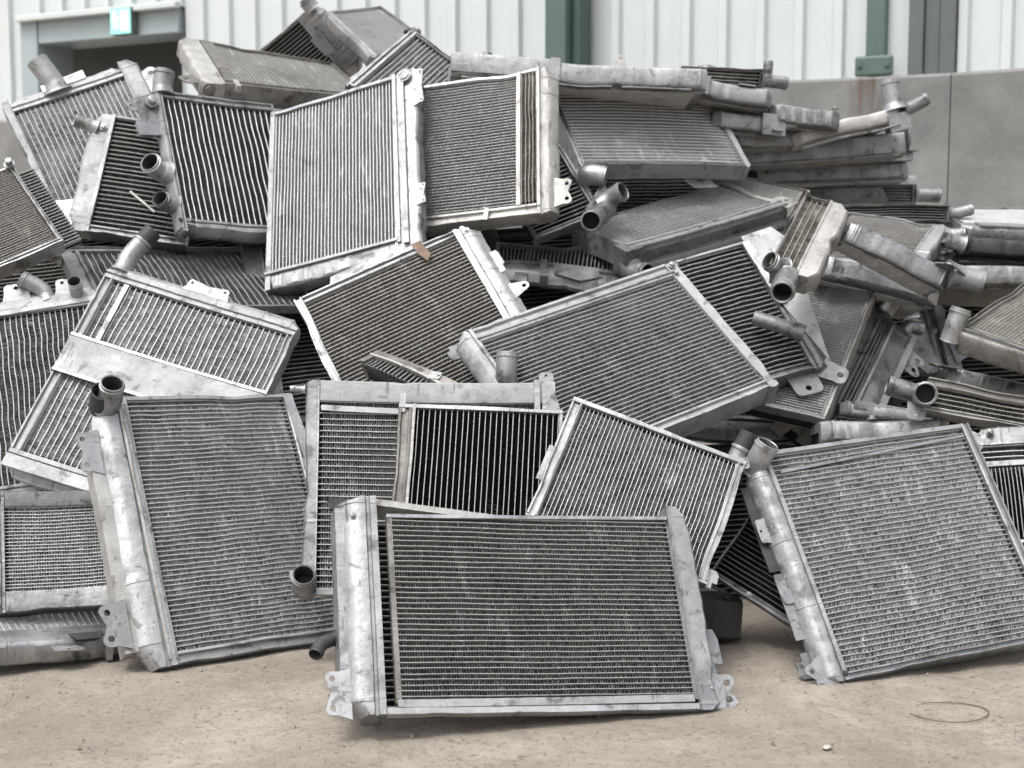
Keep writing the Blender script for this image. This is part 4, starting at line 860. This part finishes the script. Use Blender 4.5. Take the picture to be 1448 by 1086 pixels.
def loose_pipe():
    a, b = on('twenty', .42, .60, .032), on('twenty', .82, .80, .036); g = G()
    n = 14; pts = [a.lerp(b, t) for t in np.linspace(0, 1, n)]; rad = [.0175] * n; rad[9] = .0185; rad[10] = .0205; rad[11] = rad[12] = rad[13] = .0205
    tube_path(g, pts, rad, 22, .82, 0, .03)
    o = g.build('pipe_stub', [M['alu'], M['throat']], None, True, 40); o['label'] = 'short broken aluminium pipe stub lying across the coarse bent tubes'; o['category'] = 'pipe'
loose_pipe()
# dark radiators added as fill to keep the gaps dark; one only props
for k_, lab, tb in (('fila', 'added dark radiator deep in the gap behind the radiator with the rusty clip', 'x'), ('filb', 'added dark radiator deep in the gap behind the double-railed radiator', 'x'),
                    ('filc', 'added dark radiator deep in the heap behind the torn triangular tank plate', 'y'), ('fild', 'added dark radiator at the back of the gap beside the tee-necked oil cooler', 'x'),
                    ('file', 'added dark radiator deep behind the banded radiator at left', 'x'), ('filk', 'dark radiator propping up the fine-cored one at the left edge from below', 'x'), ('filf', 'added dark radiator deep in the shadow between the diamond radiator and the large pale-cored one', 'x'),
                    ('filh', 'added dark radiator in shadow under the scratched grey-bottomed radiator', 'x'),
                    ('filj', 'added dark radiator behind the pale flat one beside the concrete wall', 'x')):
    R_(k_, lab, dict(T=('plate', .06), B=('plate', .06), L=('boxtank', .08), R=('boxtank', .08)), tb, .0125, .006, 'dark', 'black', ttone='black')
# ------------------------------------------------------------------ setting
def vmat_concrete():
    m, nt, b = nmat('stained_concrete')
    v = coords(nt, shift=False)
    a = noise(nt, v, 2.2, 12, .74, .4); f = noise(nt, v, 26, 8, .7); sp = noise(nt, v, 90, 3, .6)
    c = ramp(nt, a, [(.28, (.135, .135, .132)), (.50, (.225, .225, .22)), (.70, (.32, .32, .312))])
    c = mix(nt, ramp(nt, f, [(.50, 0.), (.75, .45)]), c, (.24, .235, .22))
    c = mix(nt, ramp(nt, sp, [(.64, 0.), (.72, .5)]), c, (.20, .19, .18))
    nt.links.new(c, b.inputs['Base Color']); b.inputs['Roughness'].default_value = .85
    bump(nt, b, f, .25, .004); return m
def vmat_ground():
    m, nt, b = nmat('dusty_concrete_ground')
    v = coords(nt, 'Object', False)
    a = noise(nt, v, 1.7, 10, .74, .6); f = noise(nt, v, 14, 12, .75, .6); g = noise(nt, v, 75, 8, .7); k = noise(nt, v, 190, 4, .6)
    c = ramp(nt, a, [(.34, (.275, .24, .197)), (.50, (.41, .361, .306)), (.64, (.52, .466, .404))])
    c = mix(nt, ramp(nt, f, [(.40, .55), (.56, 0.)]), c, (.31, .268, .224))
    c = mix(nt, ramp(nt, f, [(.60, 0.), (.74, .7)]), c, (.56, .525, .475))
    c = mix(nt, ramp(nt, noise(nt, v, 34, 10, .8, .3), [(.36, .8), (.44, 0.)]), c, (.24, .205, .17))
    c = mix(nt, ramp(nt, g, [(.36, .85), (.44, 0.)]), c, (.19, .165, .14))
    c = mix(nt, ramp(nt, k, [(.62, 0.), (.72, .5)]), c, (.58, .55, .51))
    vo = N(nt, 'ShaderNodeTexVoronoi', feature='DISTANCE_TO_EDGE'); vo.inputs['Scale'].default_value = 3.2
    nv = N(nt, 'ShaderNodeVectorMath', operation='ADD'); nt.links.new(v, nv.inputs[0])
    nn = N(nt, 'ShaderNodeTexNoise'); nn.inputs['Scale'].default_value = 6; nn.inputs['Detail'].default_value = 8; nt.links.new(v, nn.inputs['Vector'])
    nt.links.new(nn.outputs['Color'], nv.inputs[1]); nt.links.new(nv.outputs[0], vo.inputs['Vector'])
    crk = ramp(nt, vo.outputs['Distance'], [(.0, .6), (.012, 0.)])
    msk = mix(nt, ramp(nt, noise(nt, v, 3.1, 4, .6), [(.50, 0.), (.60, 1.)]), (0., 0., 0.), crk)
    c = mix(nt, msk, c, (.13, .112, .095))
    nt.links.new(c, b.inputs['Base Color']); b.inputs['Roughness'].default_value = .9
    h = N(nt, 'ShaderNodeMath', operation='ADD'); h2 = N(nt, 'ShaderNodeMath', operation='MULTIPLY'); h2.inputs[1].default_value = .5
    nt.links.new(g, h2.inputs[0]); nt.links.new(f, h.inputs[0]); nt.links.new(h2.outputs[0], h.inputs[1])
    bump(nt, b, h.outputs[0], .9, .016); return m
def vmat_paint(name, c, var=.06, rough=.45, streak=.25):
    m, nt, b = nmat(name)
    v = coords(nt, shift=False)
    a = noise(nt, v, 2.5, 8, .65)
    sv = N(nt, 'ShaderNodeVectorMath', operation='MULTIPLY'); sv.inputs[1].default_value = (14, 14, .8); nt.links.new(v, sv.inputs[0])
    s = noise(nt, sv.outputs[0], 2, 5, .6)
    col = ramp(nt, a, [(.3, tuple(x * (1 - var) for x in c)), (.7, tuple(min(1, x * (1 + var * .6)) for x in c))])
    col = mix(nt, ramp(nt, s, [(.55, 0.), (.78, streak)]), col, tuple(x * .72 for x in c))
    nt.links.new(col, b.inputs['Base Color']); b.inputs['Roughness'].default_value = rough; return m

# ground: one big sheet, finer near the heap so it can be gently uneven
def build_ground():
    xs = sorted(set(list(np.linspace(-60, 60, 13)) + list(np.linspace(-3, 3, 121))))
    ys = sorted(set(list(np.linspace(-40, 80, 13)) + list(np.linspace(1, 5, 81))))
    rng = np.random.default_rng(4); f1 = Field(rng, .006, .5); f2 = Field(rng, .002, .12)
    X, Y = np.meshgrid(xs, ys); k = np.clip((3.2 - np.abs(X)) / .5, 0, 1) * np.clip((Y - .9) / .4, 0, 1) * np.clip((5.2 - Y) / .4, 0, 1)
    Z = -np.abs(f1(X, Y) + f2(X, Y)) * k
    nx = len(xs); vs = np.stack([X.ravel(), Y.ravel(), Z.ravel()], -1).tolist()
    fs = [(j * nx + i, j * nx + i + 1, (j + 1) * nx + i + 1, (j + 1) * nx + i) for j in range(len(ys) - 1) for i in range(nx - 1)]
    g = G(); g.add(vs, fs); o = g.build('ground', vmat_ground(), None, True, 60); o['kind'] = 'structure'
    o['label'] = 'dusty beige concrete yard ground'; return o
build_ground()

# the push wall and the clad building behind, drawn along one oblique line: s metres along it, z up, n out towards the yard
WX, WY = WALL_P; WD = Vector(WALL_D).normalized(); WN = Vector((WD.y, -WD.x, 0))
if WN.y > 0: WN = -WN
WM = Matrix(((WD.x, WN.x, 0, WX), (WD.y, WN.y, 0, WY), (0, 0, 1, 0), (0, 0, 0, 1)))   # local (s, n, z)
def thing(name, label, cat, group=None, kind=None):
    o = bpy.data.objects.new(name, None); COL.objects.link(o); o.matrix_world = WM
    o['label'] = label; o['category'] = cat
    if group: o['group'] = group
    return o
conc = vmat_concrete()
wall = thing('concrete_wall', 'grey stained concrete push wall running behind the heap', 'wall')
joints = JOINTS; es = [WALL_S0] + joints + [WALL_S1]
for a, b_ in zip(es, es[1:]):
    g = G(); nseg = 10
    prof = [(-.30, .0), (-.30, WALL_H - .004), (-.296, WALL_H), (-.012, WALL_H), (.0, WALL_H - .012), (.0, 0)]
    vs = []; rr = random.Random(int(a * 100))
    for i in range(nseg + 1):
        s = a + .002 + (b_ - a - .004) * i / nseg
        for (n_, z) in prof: vs.append((s, n_ + rr.uniform(-.002, .002), z + (rr.uniform(-.004, .003) if z > 1 else 0)))
    fs = [(i * 6 + j, i * 6 + (j + 1) % 6, (i + 1) * 6 + (j + 1) % 6, (i + 1) * 6 + j) for i in range(nseg) for j in range(6)] + [(5, 4, 3, 2, 1, 0), tuple(range(nseg * 6, nseg * 6 + 6))]
    g.add(vs, fs); g.build('wall_panel', conc, wall, True, 30)
# rust run-off under the green post, a thin sheet of stain on the wall face
def stain_mat():
    m, nt, b = nmat('rust_runoff'); v = coords(nt, 'Generated', False)
    tr = N(nt, 'ShaderNodeBsdfTransparent'); mx = N(nt, 'ShaderNodeMixShader'); out = [n for n in nt.nodes if n.type == 'OUTPUT_MATERIAL'][0]
    sp = N(nt, 'ShaderNodeSeparateXYZ'); nt.links.new(v, sp.inputs[0])
    sv = N(nt, 'ShaderNodeVectorMath', operation='MULTIPLY'); sv.inputs[1].default_value = (7, 1, .9); nt.links.new(v, sv.inputs[0])
    n = noise(nt, sv.outputs[0], 1.4, 8, .65)
    pw = N(nt, 'ShaderNodeMath', operation='POWER'); nt.links.new(sp.outputs['Z'], pw.inputs[0]); pw.inputs[1].default_value = 1.3
    xx = N(nt, 'ShaderNodeMath', operation='PINGPONG'); nt.links.new(sp.outputs['X'], xx.inputs[0]); xx.inputs[1].default_value = .5
    mu = N(nt, 'ShaderNodeMath', operation='MULTIPLY'); nt.links.new(ramp(nt, n, [(.42, 0.), (.62, 1.)]), mu.inputs[0]); nt.links.new(pw.outputs[0], mu.inputs[1])
    m2 = N(nt, 'ShaderNodeMath', operation='MULTIPLY'); nt.links.new(mu.outputs[0], m2.inputs[0]); nt.links.new(ramp(nt, xx.outputs[0], [(.0, 0.), (.35, 1.)]), m2.inputs[1])
    m3 = N(nt, 'ShaderNodeMath', operation='MULTIPLY'); nt.links.new(m2.outputs[0], m3.inputs[0]); m3.inputs[1].default_value = .5
    b.inputs['Base Color'].default_value = (.17, .10, .055, 1); b.inputs['Roughness'].default_value = .9
    nt.links.new(m3.outputs[0], mx.inputs[0]); nt.links.new(tr.outputs[0], mx.inputs[1]); nt.links.new(b.outputs[0], mx.inputs[2]); nt.links.new(mx.outputs[0], out.inputs[0])
    return m
g = G(); s_ = POST_S; g.add([(s_ - .12, .0045, WALL_H - .30), (s_ + .14, .0045, WALL_H - .30), (s_ + .14, .0045, WALL_H - .006), (s_ - .12, .0045, WALL_H - .006)], [(0, 1, 2, 3)]); g.build('rust_stain', stain_mat(), wall)

clad = vmat_paint('pale_cladding', (.66, .708, .702), .05, .45, .22)
trimm = vmat_paint('blue_grey_lintel', (.40, .47, .49), .08, .5, .2)
green = vmat_paint('green_painted_steel', (.105, .155, .135), .15, .5, .3)
greyd = vmat_paint('dark_grey_flashing', (.135, .15, .152), .12, .45, .25)
inner = vmat_paint('dim_interior', (.34, .36, .35), .2, .9, .1)
house = thing('warehouse', 'white corrugated-clad warehouse behind the heap with one open doorway at left', 'building')
def cladding(s0, s1, z0, z1, name='cladding_sheet'):
    """trapezoid-ribbed sheet"""
    g = G(); pts = []; s = s0; i = 0
    P_ = .155
    while s < s1 - .01:
        e = min(s + P_, s1)
        for (a, n_) in ((0, 0), (.086, 0), (.096, .024), (.128, .024), (.138, 0)):
            if s + a < e - .004: pts.append((s + a, n_))
        s = e
    pts.append((s1, 0))
    vs = []
    for (s, n_) in pts: vs += [(s, CLN + n_, z0), (s, CLN + n_, z1), (s, CLN - .03, z0), (s, CLN - .03, z1)]
    m = len(pts)
    fs = []
    for i in range(m - 1):
        a, b_ = i * 4, i * 4 + 4
        fs += [(a, b_, b_ + 1, a + 1), (a + 2, a + 3, b_ + 3, b_ + 2), (a, a + 2, b_ + 2, b_), (a + 1, b_ + 1, b_ + 3, a + 3)]
    fs += [(0, 1, 3, 2), (m * 4 - 4, m * 4 - 2, m * 4 - 1, m * 4 - 3)]
    g.add(vs, fs); return g.build(name, clad, house, False)
cladding(WALL_S0, DOOR_A, .0, 4.2); cladding(DOOR_A, DOOR_B, DOOR_TOP, 4.2); cladding(DOOR_B, WALL_S1, WALL_H - .3, 4.2)
def wbox(name, s0, s1, n0, n1, z0, z1, mat, parent, bev=.006):
    g = G(); g.box((s0, n0, z0), (s1, n1, z1)); o = g.build(name, mat, parent, False)
    md = o.modifiers.new('edge', 'BEVEL'); md.width = bev; md.segments = 2; return o
wbox('lintel', DOOR_A + .12, DOOR_B - .02, CLN - .22, CLN - .028 + .06, DOOR_TOP - LINT, DOOR_TOP - .002, trimm, house)
wbox('lintel_flashing', DOOR_A - .0, DOOR_B - .0, CLN + .034, CLN + .075, DOOR_TOP - .012, DOOR_TOP + .02, clad, house)
wbox('door_jamb', DOOR_A + .0, DOOR_A + .118, CLN - .22, CLN + .04, .0, DOOR_TOP - .004, trimm, house)
wbox('door_jamb', DOOR_B - .06, DOOR_B + .0, CLN - .22, CLN - .034, .0, DOOR_TOP - LINT - .002, trimm, house)
wbox('interior_wall', DOOR_A - 3, DOOR_B + 3, CLN - 4.2, CLN - 4.0, .0, 3.4, inner, house)
wbox('interior_ceiling', DOOR_A - 3, DOOR_B + 3, CLN - 3.99, CLN - .24, DOOR_TOP - .02, DOOR_TOP + .06, inner, house)
wbox('interior_panel', DOOR_A + .5, DOOR_B - .3, CLN - .20, CLN - .17, .0, DOOR_TOP - LINT - .14, vmat_paint('interior_partition', (.55, .59, .58), .1, .6, .2), house)
# exit sign over the door
sign = thing('exit_sign', 'small lit green and white exit sign over the doorway', 'sign')
wbox('sign_housing', SIGN_S - .068, SIGN_S + .068, CLN + .040, CLN + .085, SIGN_Z - .066, SIGN_Z + .066, greyd, sign, .004)
def emit(name, c, k):
    m, nt, b = nmat(name); b.inputs['Base Color'].default_value = (*c, 1); b.inputs['Emission Color'].default_value = (*c, 1); b.inputs['Emission Strength'].default_value = k; return m
g = G(); g.box((SIGN_S - .063, CLN + .0865, SIGN_Z - .061), (SIGN_S + .063, CLN + .090, SIGN_Z + .061)); g.build('sign_face', emit('lit_green', (.26, .66, .57), .7), sign)
wh = emit('lit_white', (.8, 1., .95), .85); y_ = CLN + .092
def pict(pts, name='pictogram'):
    g = G(); n = len(pts)
    g.add([(SIGN_S + a * .66, y_ + .002, SIGN_Z + b_ * .66) for a, b_ in pts] + [(SIGN_S + a * .66, y_ - .0012, SIGN_Z + b_ * .66) for a, b_ in pts], [tuple(range(n))] + [(i, i + n, (i + 1) % n + n, (i + 1) % n) for i in range(n)])
    return g
g = G()
for pts in ([(-.055 + .012 * math.cos(a), .062 + .012 * math.sin(a)) for a in np.linspace(0, 2 * PI, 12, False)],
            [(-.072, .045), (-.04, .045), (-.034, .0), (-.05, -.05), (-.064, -.05), (-.056, -.005), (-.075, .0)], [(-.04, .0), (-.018, -.045), (-.03, -.05), (-.052, -.012)], [(-.04, .042), (-.012, .018), (-.018, .01), (-.042, .028)],
            [(.012, .07), (.075, .07), (.075, -.07), (.012, -.07)]):
    q_ = pict(pts); g.add(q_.v, q_.f)
g.build('pictogram', wh, sign, False)
# steel posts and the dark flashing
p1 = thing('steel_post', 'broad green steel column rising behind the crest of the heap', 'post')
wbox('flange', COL_S - .072, COL_S + .022, CLN + .03, CLN + .20, .9, 4.2, green, p1)
wbox('web_shadow_face', COL_S + .024, COL_S + .062, CLN + .03, CLN + .145, .9, 4.2, vmat_paint('shaded_green_steel', (.065, .11, .095), .15, .55, .2), p1)  # shade on the web put into a darker green
p2 = thing('steel_post', 'slim green steel post bolted to the top of the concrete wall', 'post')
wbox('post', POST_S - .037, POST_S + .037, -.16, -.085, WALL_H + .014, 4.2, green, p2, .008)
def pl(s0, s1, n0, n1, z0, z1, name, mat): return wbox(name, s0, s1, n0, n1, z0, z1, mat, p2, .01)
pl(POST_S - .072, POST_S + .072, -.084, -.066, WALL_H + .006, WALL_H + .082, 'base_plate', green)
for q_ in (-.065, .065):
    g = G(); g.box((POST_S + q_ * .8 - .008, -.066, WALL_H + .04), (POST_S + q_ * .8 + .008, -.058, WALL_H + .056)); g.build('bolt', green, p2)
fl = thing('flashing_strip', 'dark grey vertical flashing on the white cladding at right', 'flashing')
for a, b_, n_ in ((-.085, -.03, .05), (-.028, .028, .034), (.03, .085, .05)):
    wbox('flashing_fold', FLASH_S + a, FLASH_S + b_, CLN + .024, CLN + n_, WALL_H - .25, 4.2, greyd, fl, .004)

# small things on the ground
def ray_ground(px, py):
    d = Vector(((px - 724) / 2011, 1, 0)); a = math.atan((py - 543) / 2011) + math.radians(6)
    z = math.cos(math.atan((py - 543) / 2011)); y = CAM_H / math.tan(a); depth = y * math.cos(math.radians(6)) + CAM_H * math.sin(math.radians(6))
    return Vector(((px - 724) / 2011 * depth, y, 0))
def wire_ring():
    c = ray_ground(1340, 1008); pts = []
    for k in range(46):
        a = -PI * .95 + 2 * PI * .80 * k / 45; r = 1 + .05 * math.sin(3 * a)
        pts.append(c + Vector((.072 * r * math.cos(a), .052 * r * math.sin(a), .002)))
    g = G(); tube_path(g, pts, [.0009] * len(pts), 6, .5, 0, .0006); o = g.build('wire_ring', M['rust'], None, True, 60)
    o['label'] = 'thin dark wire bent into an open ring, lying on the ground at right'; o['category'] = 'wire'
wire_ring()
def pebble(c, r, seed, mat):
    rng = random.Random(seed); g = G(); vs = []; nu, nv = 9, 5
    fx = [rng.uniform(.75, 1.25) for _ in range(nu)]
    for j in range(nv + 1):
        t = PI * j / nv
        for i in range(nu):
            a = 2 * PI * i / nu; q_ = r * fx[i] * (1 + .12 * math.sin(3 * t + i))
            vs.append((q_ * math.sin(t) * math.cos(a) * 1.25, q_ * math.sin(t) * math.sin(a), r * .38 * math.cos(t)))
    fs = [(j * nu + i, (j + 1) * nu + i, (j + 1) * nu + (i + 1) % nu, j * nu + (i + 1) % nu) for j in range(nv) for i in range(nu)]
    g.add(vs, fs); o = g.build('stone', mat, None, True, 50); o.location = c + Vector((0, 0, r * .2)); o.rotation_euler = (0, 0, rng.uniform(0, 6)); return o
stone_m = plain('pale_stone', (.42, .385, .335), .9); 
o = pebble(ray_ground(1170, 1058), .0085, 3, stone_m); o['label'] = 'largest pale flat stone, alone on the ground at bottom right'; o['category'] = 'stone'
# loose grit as one sheet of tiny chips
def grit():
    rng = np.random.default_rng(9); g = G()
    for i in range(2600):
        x = rng.uniform(-1.3, 1.4); y = rng.uniform(1.75, 3.0); r = rng.gamma(2., .00075) + .0006
        if r > .0065: r = .0065
        a = rng.uniform(0, 6.28, 4) ; a.sort()
        base = [(x + r * math.cos(t), y + r * math.sin(t), 0.0) for t in a]
        top = [(x + r * .5 * math.cos(t + .4), y + r * .5 * math.sin(t + .4), r * rng.uniform(.3, .8)) for t in a]
        g.add(base + top, [(0, 1, 5, 4), (1, 2, 6, 5), (2, 3, 7, 6), (3, 0, 4, 7), (4, 5, 6, 7)])
    o = g.build('grit', plain('grit_chips', (.30, .27, .235), .95, 0, .5), None, False); o['kind'] = 'stuff'; o['label'] = 'loose grit and dust crumbs on the ground'
grit()

# ------------------------------------------------------------------ light, camera
w = bpy.data.worlds.new('World'); SC.world = w; w.use_nodes = True; nt = w.node_tree; bg = nt.nodes['Background']
sky = nt.nodes.new('ShaderNodeTexSky'); sky.sky_type = 'NISHITA'; sky.sun_disc = False
sky.sun_elevation = math.radians(SUN_EL); sky.sun_rotation = math.radians(SUN_ROT); sky.dust_density = 6.0; sky.air_density = 1.0; sky.ozone_density = 1.0
hs = nt.nodes.new('ShaderNodeHueSaturation'); hs.inputs['Saturation'].default_value = .22
nt.links.new(sky.outputs[0], hs.inputs['Color']); nt.links.new(hs.outputs[0], bg.inputs['Color']); bg.inputs['Strength'].default_value = SKY
sd = bpy.data.lights.new('sun', 'SUN'); sd.energy = SUN; sd.angle = math.radians(SUN_ANG); sd.color = (1., .97, .93)
so = bpy.data.objects.new('sun', sd); COL.objects.link(so)
el, az = math.radians(SUN_EL), math.radians(SUN_ROT)      # sky rotation: clockwise from +Y
sdir = Vector((math.sin(az) * math.cos(el), math.cos(az) * math.cos(el), math.sin(el)))
so.rotation_euler = sdir.to_track_quat('Z', 'Y').to_euler(); so.location = (0, 0, 6)
cd = bpy.data.cameras.new('camera'); co = bpy.data.objects.new('camera', cd); COL.objects.link(co)
cd.sensor_width = 36; cd.lens = 36 * 2011 / 1448; cd.clip_end = 300; cd.clip_start = .05
co.location = (0, 0, CAM_H); co.rotation_euler = (math.radians(84), 0, 0); SC.camera = co
cd.dof.use_dof = True; cd.dof.focus_distance = 2.7; cd.dof.aperture_fstop = FSTOP
vs_ = SC.view_settings; vs_.view_transform = 'Standard'; vs_.look = 'None'; vs_.exposure = EXPO; vs_.gamma = 1
SC.cycles.max_bounces = 4; SC.cycles.diffuse_bounces = 1; SC.cycles.glossy_bounces = 2; SC.cycles.use_denoising = True
SC.cycles.caustics_reflective = False
